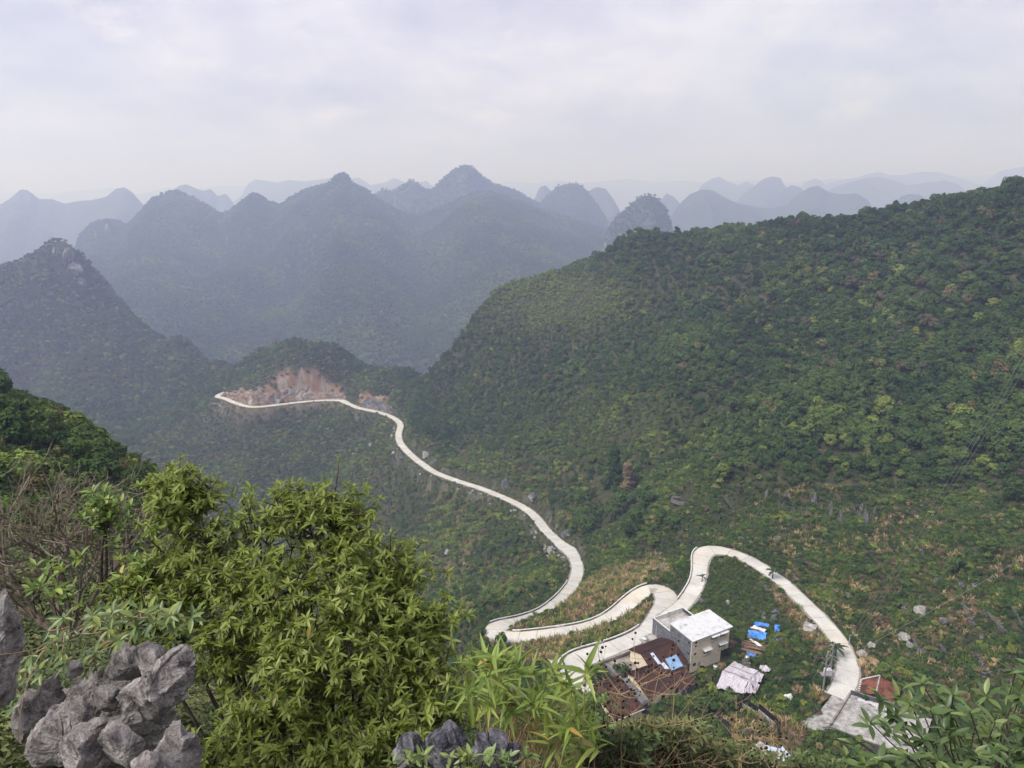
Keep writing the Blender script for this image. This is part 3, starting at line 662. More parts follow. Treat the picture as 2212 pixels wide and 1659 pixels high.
KIND['weed0'] = (None, None, crown_mesh('proto_weed0', 9, 16, 0.5, 0.3, 0.3, 0.13, 0.26, 0.6))

# ---------------------------------------------------------------- scattering by geometry nodes
PROTO = bpy.data.collections.new('plant_kinds'); PIDX = {}
for i, key in enumerate(sorted(KIND)):
    o = bpy.data.objects.new('kind_%02d_%s' % (i, key), KIND[key][2]); PROTO.objects.link(o); PIDX[key] = i
def scatter_group():
    g = bpy.data.node_groups.new('plant_scatter', 'GeometryNodeTree')
    g.interface.new_socket('Geometry', in_out='INPUT', socket_type='NodeSocketGeometry'); g.interface.new_socket('Geometry', in_out='OUTPUT', socket_type='NodeSocketGeometry')
    n = g.nodes; gi = n.new('NodeGroupInput'); go = n.new('NodeGroupOutput'); ip = n.new('GeometryNodeInstanceOnPoints')
    ci = n.new('GeometryNodeCollectionInfo'); ci.inputs['Collection'].default_value = PROTO; ci.inputs['Separate Children'].default_value = True; ci.inputs['Reset Children'].default_value = True
    def na(name, t): a = n.new('GeometryNodeInputNamedAttribute'); a.data_type = t; a.inputs[0].default_value = name; return a.outputs[0]
    L = g.links.new
    L(gi.outputs[0], ip.inputs['Points']); L(ci.outputs[0], ip.inputs['Instance']); ip.inputs['Pick Instance'].default_value = True
    L(na('pid', 'INT'), ip.inputs['Instance Index']); L(na('rot', 'FLOAT_VECTOR'), ip.inputs['Rotation']); L(na('scl', 'FLOAT_VECTOR'), ip.inputs['Scale'])
    L(ip.outputs[0], go.inputs[0]); return g
SCAT = scatter_group()
def scatter(name, pts, keys, size, t, label, cat, tilt=0.12):
    """pts (n,3); keys list of kind names chosen at random; size, t arrays"""
    n = len(pts)
    if n == 0: return None
    me = bpy.data.meshes.new(name); me.vertices.add(n); me.vertices.foreach_set('co', np.asarray(pts, np.float32).ravel())
    pid = np.array([PIDX[k] for k in keys])[rng.integers(0, len(keys), n)]
    a = me.attributes.new('pid', 'INT', 'POINT'); a.data.foreach_set('value', pid.astype(np.int32))
    r = np.c_[rng.normal(0, tilt, n), rng.normal(0, tilt, n), rng.random(n) * 6.283].astype(np.float32)
    a = me.attributes.new('rot', 'FLOAT_VECTOR', 'POINT'); a.data.foreach_set('vector', r.ravel())
    s = np.reshape(size, (-1, 1)) * rng.uniform(0.85, 1.15, (n, 3)); a = me.attributes.new('scl', 'FLOAT_VECTOR', 'POINT'); a.data.foreach_set('vector', s.astype(np.float32).ravel())
    a = me.attributes.new('t', 'FLOAT', 'POINT'); a.data.foreach_set('value', np.asarray(t, np.float32))
    o = obj(name, me); md = o.modifiers.new('plants', 'NODES'); md.node_group = SCAT
    tag(o, label, cat, kind='stuff'); return o
def jgrid(x0, x1, y0, y1, s):
    a, b = np.meshgrid(np.arange(x0, x1, s), np.arange(y0, y1, s)); a = a + rng.uniform(-.5, .5, a.shape) * s; b = b + rng.uniform(-.5, .5, b.shape) * s
    return a.ravel(), b.ravel()
# field values sampled from the terrain grid
def gsample(A, x, y):
    i = np.clip(np.searchsorted(GX, x) - 1, 0, len(GX) - 2); j = np.clip(np.searchsorted(GY, y) - 1, 0, len(GY) - 2); return A[j, i]
def facing(x, y, z):
    dzdx = gsample(gy_, x, y); dzdy = gsample(gx_, x, y); l = np.sqrt(dzdx**2 + dzdy**2 + 1); dist = np.sqrt(x*x + y*y + z*z)
    return (dzdx * x + dzdy * y - z) / l / dist      # >0 when the slope is turned to the viewpoint
def candidates(x0, x1, y0, y1, s, road=1.4, poly=None, fmin=-0.12):
    x, y = jgrid(x0, x1, y0, y1, s); z = gz(x, y); sx, sy = proj(x, y, z)
    k = (sx > -350) & (sx < 2560) & (sy > 200) & (sy < 1900) & (facing(x, y, z) > fmin)
    if poly is not None: k &= inpoly(sx, sy, poly)
    x, y, z, sx, sy = x[k], y[k], z[k], sx[k], sy[k]
    rd = near_road(x, y)[0]; k = rd > road
    return x[k], y[k], z[k], sx[k], sy[k], rd[k]
# ---------------------------------------------------------------- village
FOOT = []                                   # footprints kept free of plants (world polygons)
def foot(pts, grow=0.0):
    p = np.array(pts, float)[:, :2]; c = p.mean(0); FOOT.append([tuple(q) for q in c + (p - c) * (1 + grow)])
M_cream = noisy('cream_block_wall', (0.56, 0.48, 0.36), (0.74, 0.655, 0.50), 1.6, 0.9, (0.80, 0.73, 0.59), sc3=(1, 1, 2.2))
M_grey = noisy('bare_cement_wall', (0.07, 0.075, 0.088), (0.14, 0.145, 0.165), 0.9, 0.92, (0.21, 0.21, 0.23), sc3=(1, 1, 2.5))
M_dark = noisy('mildewed_cement', (0.025, 0.026, 0.03), (0.07, 0.07, 0.075), 1.2, 0.92, (0.13, 0.13, 0.13), sc3=(1, 1, 2.0))
M_roofw = noisy('whitewashed_roof', (0.28, 0.29, 0.305), (0.50, 0.505, 0.52), 0.7, 0.8, (0.58, 0.585, 0.595), lo=0.28, hi=0.52)
M_yard = noisy('weathered_yard_concrete', (0.20, 0.19, 0.18), (0.36, 0.34, 0.32), 0.6, 0.9, (0.48, 0.46, 0.43))
M_yardb = noisy('brown_yard_concrete', (0.13, 0.11, 0.10), (0.24, 0.21, 0.19), 0.5, 0.9, (0.34, 0.30, 0.27))
M_apron = noisy('pale_apron_concrete', (0.16, 0.155, 0.15), (0.29, 0.28, 0.265), 0.9, 0.9, (0.43, 0.42, 0.40))
M_glass = noisy('dark_window_glass', (0.012, 0.012, 0.014), (0.03, 0.028, 0.028), 1.0, 0.25, bumps=0, spec=0.5)
M_frame = noisy('brown_window_frame', (0.07, 0.05, 0.04), (0.14, 0.11, 0.09), 3, 0.7)
M_bars = noisy('grey_metal_bars', (0.16, 0.16, 0.16), (0.30, 0.29, 0.28), 3, 0.6)
M_tin = noisy('pale_tin_sheet', (0.50, 0.51, 0.52), (0.66, 0.67, 0.68), 1.2, 0.5)
M_blue = noisy('blue_tin_sheet', (0.17, 0.30, 0.52), (0.30, 0.44, 0.66), 0.8, 0.5)
M_paleblue = noisy('pale_blue_tin', (0.42, 0.50, 0.62), (0.56, 0.63, 0.73), 0.9, 0.5)
M_btarp = noisy('blue_tarpaulin', (0.03, 0.12, 0.42), (0.07, 0.24, 0.68), 0.9, 0.6, (0.12, 0.32, 0.75), bumps=0.6, bdist=0.15)
M_wood = noisy('weathered_timber', (0.13, 0.085, 0.06), (0.30, 0.22, 0.16), 3, 0.85, rnd_amt=0.3)
M_steel = noisy('stainless_steel', (0.45, 0.44, 0.42), (0.62, 0.61, 0.59), 2, 0.3, metal=0.8)
M_net = noisy('black_shade_net', (0.008, 0.008, 0.009), (0.02, 0.02, 0.022), 3, 0.9)
M_sack = noisy('white_plastic', (0.52, 0.52, 0.50), (0.74, 0.74, 0.72), 2, 0.6)
M_lime = None
def tile_mat(name, a, b_, c_, d):
    m, nt, b = new_mat(name)
    n1 = noise_node(nt, 3.2, 2, 0.6, sc3=(2.2, 1, 1)); n2 = noise_node(nt, 0.45, 5, 0.65)
    c = ramp(nt, n1.outputs[0], [(0.32, a), (0.45, b_), (0.58, c_), (0.70, d)]).outputs[0]
    c = mix(nt, ramp(nt, n2.outputs[0], [(0.42, (0, 0, 0)), (0.62, (0.85, 0.85, 0.85))]).outputs[0], c, (0.035, 0.026, 0.024))
    nt.links.new(c, b.inputs['Base Color']); b.inputs['Roughness'].default_value = 0.9; b.inputs['Specular IOR Level'].default_value = 0.15
    bump(nt, b, n1.outputs[0], 0.5, 0.05); return m
M_tile = tile_mat('old_clay_tiles', (0.024, 0.016, 0.016), (0.055, 0.026, 0.023), (0.10, 0.042, 0.032), (0.17, 0.08, 0.054))
M_tile2 = tile_mat('red_clay_tiles', (0.10, 0.04, 0.028), (0.19, 0.068, 0.042), (0.27, 0.10, 0.06), (0.33, 0.16, 0.10))
def stripe_mat(name):
    m, nt, b = new_mat(name)
    tc = nt.nodes.new('ShaderNodeTexCoord'); w = nt.nodes.new('ShaderNodeTexWave'); w.inputs['Scale'].default_value = 1.15; w.inputs['Distortion'].default_value = 1.5; w.inputs['Detail'].default_value = 2
    nt.links.new(tc.outputs['Object'], w.inputs['Vector'])
    n1 = noise_node(nt, 0.7, 4, 0.6)
    c = ramp(nt, w.outputs[0], [(0.6, (0.62, 0.60, 0.64)), (0.8, (0.36, 0.31, 0.40)), (0.95, (0.16, 0.12, 0.19))]).outputs[0]
    c = mix(nt, ramp(nt, n1.outputs[0], [(0.55, (0, 0, 0)), (0.72, (0.6, 0.6, 0.6))]).outputs[0], c, (0.24, 0.15, 0.10))
    nt.links.new(c, b.inputs['Base Color']); b.inputs['Roughness'].default_value = 0.6; bump(nt, b, n1.outputs[0], 0.7, 0.15); return m
M_stripe = stripe_mat('striped_woven_tarp')

def tile_slope(x0, x1, ytop, ztop, ybot, zbot, period=0.36, ny=18, amp=0.07, sag=0.06):
    """barrel-tile roof slope: ridges run down the slope, courses step"""
    nx = int((x1 - x0) / period * 4) + 1; xs = np.linspace(x0, x1, nx); ts = np.linspace(0, 1, ny + 1); V = []
    for k, t in enumerate(ts):
        for dz in ((0.0, 0.045) if 0 < k < ny else (0.0,)):
            zz = ztop + (zbot - ztop) * t + amp * np.abs(np.sin((xs - x0) / period * math.pi)) - sag * np.sin(math.pi * t) + dz - 0.02 + 0.05 * vnoise(xs * 0.9, xs * 0 + t * 4, 5) * 2
            V.append(np.stack([xs, np.full(nx, ytop + (ybot - ytop) * t), zz], 1))
    V = np.array(V); r, c = V.shape[:2]; ix = np.arange(r * c).reshape(r, c)
    q = np.stack([ix[:-1, :-1], ix[:-1, 1:], ix[1:, 1:], ix[1:, :-1]], -1).reshape(-1, 4)
    b = MB(); b.add(V.reshape(-1, 3), q)
    B = V[[0, -1]].copy(); B[:, :, 2] -= 0.14                                   # underside
    n2 = 2 * c; bi = np.arange(n2).reshape(2, c); b.add(B.reshape(-1, 3), np.stack([bi[0, :-1], bi[1, :-1], bi[1, 1:], bi[0, 1:]], -1))
    return b
def sheet(c, n=10, m=10, wr=0.08, seed=1, thick=0.03, sag=0.0, wave=0, wamp=0.0):
    """four corners (a,b,c,d) -> draped or corrugated sheet with thickness"""
    a, b_, c_, d = [np.array(p, float) for p in c]; u, v = np.meshgrid(np.linspace(0, 1, n + 1), np.linspace(0, 1, m + 1))
    P = (a * ((1-u) * (1-v))[..., None] + b_ * (u * (1-v))[..., None] + c_ * (u * v)[..., None] + d * ((1-u) * v)[..., None])
    P[..., 2] += wr * 2 * fbm(u * 5 + seed, v * 5, seed, 3) - sag * np.sin(math.pi * u) * np.sin(math.pi * v)
    if wave: P[..., 2] += wamp * np.sin(u * wave * 2 * math.pi)
    P[..., 0] += wr * fbm(u * 3, v * 3 + seed, seed + 9, 2); P[..., 1] += wr * fbm(u * 3 + 4, v * 3 + seed, seed + 19, 2)
    r, k = P.shape[:2]; ix = np.arange(r * k).reshape(r, k); q = np.stack([ix[:-1, :-1], ix[:-1, 1:], ix[1:, 1:], ix[1:, :-1]], -1).reshape(-1, 4)
    Q = P.copy(); Q[..., 2] -= thick; bnd = np.r_[ix[0, :], ix[1:, -1], ix[-1, -2::-1], ix[-2:0:-1, 0]]; o = r * k
    sd = np.array([(bnd[i], bnd[(i + 1) % len(bnd)], bnd[(i + 1) % len(bnd)] + o, bnd[i] + o) for i in range(len(bnd))])
    return MB().add(np.vstack([P.reshape(-1, 3), Q.reshape(-1, 3)]), np.vstack([q, q[:, ::-1] + o, sd]))
def opening_wall(u0, u1, z0, z1, v0, v1, holes):
    """wall slab in the u-z plane with rectangular holes (u0,u1,z0,z1)"""
    us = sorted({u0, u1, *[h[0] for h in holes], *[h[1] for h in holes]}); zs = sorted({z0, z1, *[h[2] for h in holes], *[h[3] for h in holes]}); b = MB()
    for i in range(len(us) - 1):
        for j in range(len(zs) - 1):
            cu, cz2 = (us[i] + us[i+1]) / 2, (zs[j] + zs[j+1]) / 2
            if any(h[0] < cu < h[1] and h[2] < cz2 < h[3] for h in holes): continue
            b.box(us[i], us[i+1], v0, v1, zs[j], zs[j+1])
    return b
HRZ = math.atan2(HU[1], HU[0]); HZ = -104.75
def hw(u, v, z): p = hp(u, v); return np.array([p[0], p[1], z])
# ---- three-storey house
ho = empty('house', (*HO, HZ), HRZ); tag(ho, 'three storey house with white flat roof, cream front and bare grey side wall', 'house')
MB().box(0, 9.0, 0.02, 6.9, -1, 2.72).build('lower_wall', M_grey, ho)
MB().box(0, 11.2, 0.0, 7.0, 2.72, 8.2).build('upper_wall', M_grey, ho)
big = [(5.75, 7.25, 6.45, 7.6), (8.35, 9.85, 6.45, 7.6), (3.75, 5.25, 3.5, 4.65), (8.3, 9.8, 3.6, 4.75)]
small = [(0.95, 1.6, 7.1, 7.75), (0.9, 1.55, 4.15, 4.8), (0.8, 1.75, 1.3, 2.15)]
opening_wall(0, 11.2, 2.72, 8.2, -0.16, -0.004, [h for h in big + small if h[2] > 2.7]).build('front_wall', M_cream, ho)
opening_wall(0, 9.0, -1, 2.718, -0.15, 0.0, [small[2], (2.3, 3.2, -0.2, 1.9)]).build('front_wall', M_cream, ho)
MB().box(11.2, 11.26, -0.16, 7.0, 2.72, 8.2).build('end_wall', M_cream, ho)
dr = MB().box(2.3, 3.2, -0.06, -0.02, -0.2, 1.9).build('door', M_yard, ho)
r_ = MB(); r_.box(-0.12, 11.75, -0.6, 7.12, 8.2, 8.42); r_.build('roof', M_roofw, ho)
for h in big + small:
    w = MB().box(h[0], h[1], -0.05, -0.01, h[2], h[3]).build('window', M_glass, ho)
    f = MB(); a, b_, c, d = h; t = 0.07
    f.box(a, b_, -0.12, -0.051, c, c + t); f.box(a, b_, -0.12, -0.051, d - t, d); f.box(a, a + t, -0.12, -0.051, c + t, d - t); f.box(b_ - t, b_, -0.12, -0.051, c + t, d - t); f.box((a + b_) / 2 - .03, (a + b_) / 2 + .03, -0.11, -0.052, c + t, d - t)
    f.build('frame', M_frame, w)
    if h in big:
        s = MB(); s.box(a - .1, b_ + .1, -0.3, -0.162, c - .12, c - .02); s.build('sill', M_cream, w)
        k = MB(); e = 0.55; x0, x1, z0, z1 = a - 0.2, b_ + 0.2, c - 0.25, d + 0.02
        for x in np.linspace(x0, x1, 7): k.box(x - .015, x + .015, -e - .03, -e, z0, z1)
        for z in (z0, (z0 + z1) / 2, z1): k.box(x0, x1, -e - .025, -e + .02, z - .015, z + .015); k.box(x0 - .012, x0 + .012, -e + .02, -.165, z - .015, z + .015); k.box(x1 - .012, x1 + .012, -e + .02, -.165, z - .015, z + .015)
        k.build('window_cage', M_bars, w)
        y0 = -0.17; cx0, cx1 = a - 0.45, b_ + 0.45
        MB().hexa([(cx0, -1.0, d + .12), (cx1, -1.0, d + .12), (cx1, y0, d + .42), (cx0, y0, d + .42)], [(cx0, -1.0, d + .17), (cx1, -1.0, d + .17), (cx1, y0, d + .47), (cx0, y0, d + .47)]).build('canopy', M_tin, ho)
for z in (7.3, 4.5, 1.6): MB().box(-0.02, 0.03, 0.5, 0.95, z - .25, z + .3).build('window', M_glass, ho)
# terrace behind
MB().box(0.003, 9.2, 7.0, 13.1, -1, 5.3).build('terrace_wall', M_grey, ho)
MB().box(0.2, 9.0, 7.01, 12.9, 5.3, 5.36).build('terrace_floor', M_yard, ho)
MB().box(0.0, 0.2, 7.02, 13.1, 5.3, 6.25).build('parapet', M_grey, ho); MB().box(-0.05, 0.26, 7.02, 13.15, 6.25, 6.37).build('coping', M_white, ho)
MB().box(9.0, 9.2, 7.02, 13.1, 5.3, 6.25).build('parapet', M_dark, ho); MB().box(8.95, 9.25, 7.02, 13.15, 6.25, 6.36).build('coping', M_white, ho)
MB().box(0.2, 9.0, 12.9, 13.1, 5.3, 5.5).build('railing_base', M_white, ho); MB().box(0.2, 9.0, 12.88, 13.12, 6.2, 6.36).build('railing_cap', M_white, ho)
for k in range(26): MB().box(0.35 + k * .33, 0.5 + k * .33, 12.93, 13.07, 5.5, 6.2).build('baluster', M_white, ho)
MB().box(4.5, 4.8, 12.85, 13.15, 5.5, 6.6).build('railing_post', M_white, ho)
MB().tube([(-0.08, 11.6, -0.3), (-0.08, 11.6, 5.2)], 0.06, 6).build('drain_pipe', M_tin, ho)
foot([hp(-0.5, -1.2), hp(12, -1.2), hp(12, 13.6), hp(-0.5, 13.6)])
# small yard by the terrace
y_ = MB(); y_.hexa([(*hp(-4.2, 9.6), -104.6), (*hp(-0.1, 9.6), -104.6), (*hp(-0.1, 13.2), -104.6), (*hp(-4.2, 12.6), -104.6)], [(*hp(-4.2, 9.6), -102.55), (*hp(-0.1, 9.6), -102.55), (*hp(-0.1, 13.2), -102.55), (*hp(-4.2, 12.6), -102.55)])
tag(y_.build('concrete_yard', M_yard), kind='structure'); foot([hp(-4.2, 9.4), hp(0, 9.4), hp(0, 13.2), hp(-4.2, 13)])

# ---- old tiled farmhouse: two roofs, courtyard, lean-to
def gable_house(name, label, x0, x1, yr, zr, yf, zf, yb, zb, zg, mt, wallm=M_cream, wall_in=0.35, holes=()):
    o = empty(name, (*HO, 0), HRZ); tag(o, label, 'farmhouse')
    tile_slope(x0, x1, yr, zr, yf, zf).build('roof', mt, o, smooth_=False)
    tile_slope(x0, x1, yr, zr - 0.01, yb, zb).build('rear_roof', mt, o)
    n = int((x1 - x0) / 0.4)
    rc = MB()
    for k in range(n): rc.box(x0 + k * .4, x0 + k * .4 + .37, yr - .13, yr + .13, zr + .04, zr + .15, 0.015)
    rc.build('ridge_tiles', mt, o)
    i = wall_in
    opening_wall(x0 + i, x1 - i, zg, zf - 0.12, yf + i, yf + i + .2, holes).build('front_wall', wallm, o)
    MB().box(x0 + i, x1 - i, yb - i - .2, yb - i, zg, zb - 0.12).build('rear_wall', wallm, o)
    for x in (x0 + i, x1 - i - .2):
        g = MB(); ya, yb2 = yf + i + .2, yb - i - .2; za = zf + (zr - zf) * (ya - yf) / (yr - yf) - .16; zb2 = zb + (zr - zb) * (yb2 - yb) / (yr - yb) - .16
        P = [(ya, zg), (yb2, zg), (yb2, zb2), (yr, zr - .18), (ya, za)]
        v = [(x, p, q) for p, q in P] + [(x + .2, p, q) for p, q in P]
        g.add(v, [(k, (k + 1) % 5, (k + 1) % 5 + 5, k + 5) for k in range(5)], [(0, 2, 1), (0, 3, 2), (0, 4, 3), (5, 6, 7), (5, 7, 8), (5, 8, 9)]); g.build('gable_wall', wallm, o)
    for h in holes: MB().box(h[0], h[1], yf + i + .12, yf + i + .16, h[2], h[3]).build('window', M_glass, o)
    foot([hp(x0 - .3, yf - .3), hp(x1 + .3, yf - .3), hp(x1 + .3, yb + .3), hp(x0 - .3, yb + .3)]); return o
f1 = gable_house('farmhouse', 'old dark clay tiled farmhouse roof against the grey house wall, with blue tin sheets', -10.0, -0.55, 5.0, -99.5, -0.3, -101.75, 9.2, -101.1, -105, M_tile)
sheet([(-5.4, 2.1, -100.62), (-2.2, 2.1, -100.62), (-2.4, -0.55, -101.70), (-5.7, -0.55, -101.70)], 60, 4, 0.02, 3, 0.02, 0, 9, 0.035).build('tin_sheet', M_blue, f1)
sheet([(-7.9, 4.2, -99.72), (-7.1, 4.2, -99.72), (-6.9, 0.9, -101.1), (-7.7, 0.9, -101.1)], 24, 4, 0.02, 4, 0.02, 0, 3, 0.03).build('tin_sheet', M_paleblue, f1)
sheet([(-7.3, 1.5, -100.78), (-6.2, 1.5, -100.78), (-5.9, -0.2, -101.5), (-7.2, 0.2, -101.3)], 24, 4, 0.02, 5, 0.02, 0, 4, 0.03).build('tin_sheet', M_paleblue, f1)
f2 = gable_house('farmhouse', 'lower clay tiled farmhouse with cream front wall beside the grey lean-to slab', -15.2, -7.4, 0.9, -100.55, -4.4, -102.5, 3.2, -101.5, -105.2, M_tile, holes=[(-11.2, -10.2, -104.9, -103.2), (-14.2, -13.2, -104.2, -103.4)])
f3 = gable_house('farmhouse', 'small red tiled annex next to the row of white sacks', -7.2, -2.6, -1.4, -101.45, -5.6, -102.75, -0.7, -101.7, -105.2, M_tile, M_grey)
f4 = gable_house('farmhouse', 'leftmost reddish tiled farmhouse roof half hidden behind bare twigs', -24.5, -17.2, 1.6, -101.2, -5.8, -103.2, 3.8, -101.9, -105.5, M_tile)
MB().box(-24.5, -17.2, -5.98, -5.86, -103.25, -103.08).build('gutter', M_white, f4)
le = empty('lean_to', (*HO, 0), HRZ); tag(le, 'grey sloping slab lean-to between the two tiled farmhouses', 'lean-to')
sheet([(-17.0, 2.4, -101.95), (-15.3, 2.4, -101.95), (-15.3, -4.9, -102.75), (-17.0, -4.9, -102.75)], 6, 18, 0.05, 8, 0.12).build('roof', M_grey, le)
MB().box(-16.8, -15.45, -4.5, 2.0, -105.2, -102.6).build('wall', M_grey, le)
cyd = empty('courtyard', (*HO, 0), HRZ); tag(cyd, kind='structure')

MB().box(-16.0, -6.4, 4.2, 10.8, -105.8, -103.9).build('pavement', M_yardb, cyd)
MB().box(-16.0, -6.4, 10.8, 11.0, -105.8, -103.2).build('low_wall', M_cream, cyd); MB().box(-16.2, -16.0, 4.2, 11.0, -105.8, -103.2).build('low_wall', M_grey, cyd)
foot([hp(-16.5, 4), hp(-6, 4), hp(-6, 11.4), hp(-16.5, 11.4)])
# ---- right-hand houses
qTL, qTR, qBR, qBL = np.array([69.4, 123.2]), np.array([82.0, 116.2]), np.array([74.0, 106.0]), np.array([61.5, 114.3])
def prism(poly, z0, z1):
    n = len(poly); v = [(*p[:2], z0) for p in poly] + [(*p[:2], z1) for p in poly]; b = MB()
    t = [(n, n + i, n + i + 1) for i in range(1, n - 1)] + [(0, i + 1, i) for i in range(1, n - 1)]
    return b.add(v, [(i, (i + 1) % n, (i + 1) % n + n, i + n) for i in range(n)], t)
fr = empty('flat_roof_house', (*qBL, 0)); tag(fr, 'dark walled house with mottled grey flat concrete roof at the road end', 'house')
def loc(p): return (p[0] - qBL[0], p[1] - qBL[1])
quad = [qBL, qBR, qTR, qTL]
prism([loc(p) for p in quad], -105.2, -100.75).build('wall', M_dark, fr); c_ = sum(quad) / 4
prism([loc(c_ + (p - c_) * 1.02) for p in quad], -100.75, -100.55).build('roof', M_apron, fr)
def wallbar(a, b_, z0, z1, th, m, parent, name, o=np.zeros(2)):
    a = np.array(a, float) - o; b_ = np.array(b_, float) - o; d = (b_ - a) / np.linalg.norm(b_ - a); n = np.array([-d[1], d[0]]) * th / 2
    q = [a - n, b_ - n, b_ + n, a + n]
    return MB().hexa([(*p, z0) for p in q], [(*p, z1) for p in q]).build(name, m, parent)
wallbar(qTL, qTR, -100.56, -99.75, 0.25, M_dark, fr, 'parapet', qBL); wallbar(qTL, qTR, -99.75, -99.66, 0.33, M_plinth, fr, 'coping', qBL)
wallbar(qTL, qBL, -100.56, -100.2, 0.25, M_plinth, fr, 'parapet', qBL); wallbar(qTL, qBL, -100.2, -100.12, 0.33, M_yardb, fr, 'coping', qBL)
wallbar(qBR + (qBL - qBR) * .02, qBL, -101.0, -100.60, 0.12, M_plinth, fr, 'eaves_band', qBL)
foot(quad, 0.05)
sheet([(70.2, 122.0, -100.35), (73.6, 120.1, -100.35), (73.2, 119.3, -100.4), (69.9, 121.2, -100.4)], 12, 6, 0.12, 7).build('tarp', M_stripe); tag(bpy.data.objects['tarp'], 'striped woven tarp lying against the parapet of the flat roof', 'tarp')
rh = empty('tiled_house', (0, 0, 0)); tag(rh, 'small red tiled house with pale ridge behind the flat roof', 'house')
def slope_world(a, b_, c, d, m, parent, name='roof'):
    """ridge a-b, eave d-c : barrel tile slope between world corners"""
    a, b_, c, d = [np.array(p, float) for p in (a, b_, c, d)]; L = np.linalg.norm(b_ - a); nx = int(L / 0.3 * 4); ny = 14; V = []
    for k in range(ny + 1):
        t = k / ny; s = np.linspace(0, 1, nx + 1)[:, None]; row = (a * (1 - t) + d * t) * (1 - s) + (b_ * (1 - t) + c * t) * s
        for dz in ((0, 0.04) if 0 < k < ny else (0,)):
            r2 = row.copy(); r2[:, 2] += 0.06 * np.abs(np.sin(s[:, 0] * L / 0.3 * math.pi)) + dz; V.append(r2)
    V = np.array(V); r, k = V.shape[:2]; ix = np.arange(r * k).reshape(r, k)
    return MB().add(V.reshape(-1, 3), np.stack([ix[:-1, :-1], ix[:-1, 1:], ix[1:, 1:], ix[1:, :-1]], -1).reshape(-1, 4)).build(name, m, parent)
R0, R1 = np.array([77.6, 127.6, -99.6]), np.array([73.9, 121.9, -99.6]); E0, E1 = np.array([74.0, 128.0, -100.9]), np.array([71.2, 123.4, -100.9]); G0, G1 = np.array([81.2, 125.6, -101]), np.array([77.6, 120.2, -101])
slope_world(R0, R1, E1, E0, M_tile2, rh); slope_world(R0, R1, G1, G0, M_tile2, rh)
MB().tube([R0 + (0, 0, .08), (R0 + R1) / 2 + (0, 0, .1), R1 + (0, 0, .08)], 0.16, 6).build('ridge_cap', M_yard, rh)
for k in range(10):
    p = E0 + (R0 - E0) * (k + .5) / 10; MB().box(p[0] - .14, p[0] + .14, p[1] - .14, p[1] + .14, p[2] + .05, p[2] + .2, .02).build('edge_brick', M_white, rh)
for k in range(7):
    p = E0 + (E1 - E0) * (k + .5) / 7; MB().box(p[0] - .14, p[0] + .14, p[1] - .14, p[1] + .14, p[2] + .05, p[2] + .18, .02).build('edge_brick', M_white, rh)
prism([E0 * .97 + G0 * .03, E1 * .97 + G1 * .03, G1 * .97 + E1 * .03, G0 * .97 + E0 * .03][::1], -104.5, -101.15).build('wall', M_yard, rh)
foot([E0, E1, G1, G0], 0.1)
ap = [tuple(atz(a, b, -101)[:2]) for a, b in ((1727, 1561), (1764, 1582), (1802, 1578), (1822, 1545), (1845, 1508), (1822, 1498), (1796, 1503), (1782, 1522), (1768, 1538))]
tag(prism(ap, -102.0, -100.965).build('concrete_apron', M_apron), kind='structure'); foot(ap, 0.03)
aw = empty('awning', (58.6, 114.4, -101.2)); tag(aw, 'small grey corrugated awning at the front edge of the concrete apron', 'awning')
sheet([(-1.4, .5, .25), (.9, 0.1, .2), (1.1, -.9, -.35), (-1.2, -.5, -.3)], 40, 4, 0.02, 2, .02, 0, 8, .04).build('roof', M_bars, aw)
for x in (-1.1, .9): MB().tube([(x, -.55, -3.2), (x, -.55, -.3)], .05, 5).build('post', M_frame, aw)
gt = empty('metal_gate', (60.9, 114.2, -101)); tag(gt, 'dark metal bar gate at the lower end of the apron', 'gate')
for k in range(12): MB().box(-1 + k * .18, -.97 + k * .18, -.02, .02, 0, 1.1).build('bar', M_frame, gt)
for z in (.1, 1.1): MB().box(-1.05, 1.05, -.025, .025, z - .03, z + .03).build('rail', M_frame, gt)
lp = empty('garden_wall', (58.4, 107.3, -103.6)); tag(lp, 'low pale topped wall running towards the viewer below the flat roof house', 'wall', kind='thing')
wallbar((58.4, 107.3), (62.6, 112.2), -106, -103.6, .3, M_yard, lp, 'wall', np.array([58.4, 107.3])); lp.location.z = 0
wallbar((58.4, 107.3), (62.6, 112.2), -103.6, -103.5, .38, M_white, lp, 'coping', np.array([58.4, 107.3]))

# ---- small things in the village
def G(sx, sy, **k): return ground(sx, sy, 90, 300)
def z3(x, y): return ((2840 + x / 4.147) * .54, (2460 + y / 4.147) * .54)
def z4(x, y): return ((3150 + x / 4.147) * .54, (2400 + y / 4.147) * .54)
# tarp-covered shed
sh = empty('tarp_shed', (0, 0, 0)); tag(sh, 'low shed covered in white and purple striped woven tarps', 'shed')
def S(x, y, z): return atz(*z3(x, y), z)
rid0, rid1 = S(410, 770, -102.5), S(800, 930, -102.6); mid0, mid1 = S(215, 915, -102.15), S(640, 1075, -102.25); low0, low1 = S(95, 1215, -103.5), S(560, 1290, -103.7); rt0, rt1 = S(890, 1000, -102.9), S(760, 1290, -103.7)
sheet([rid0, rid1, mid1, mid0], 22, 14, 0.16, 11).build('tarp', M_stripe, sh); sheet([mid0 + (0, 0, .03), mid1 + (0, 0, .03), low1, low0], 22, 14, 0.18, 12).build('tarp', M_stripe, sh)
sheet([rid1 + (0, 0, .02), rt0, rt1, mid1 + (0, 0, .02)], 14, 14, 0.25, 13).build('tarp', M_stripe, sh); sheet([mid1 + (0, 0, .04), rt1 + (0, 0, .02), low1 + (.8, 0, .05), low1], 12, 10, 0.22, 14).build('tarp', M_stripe, sh)
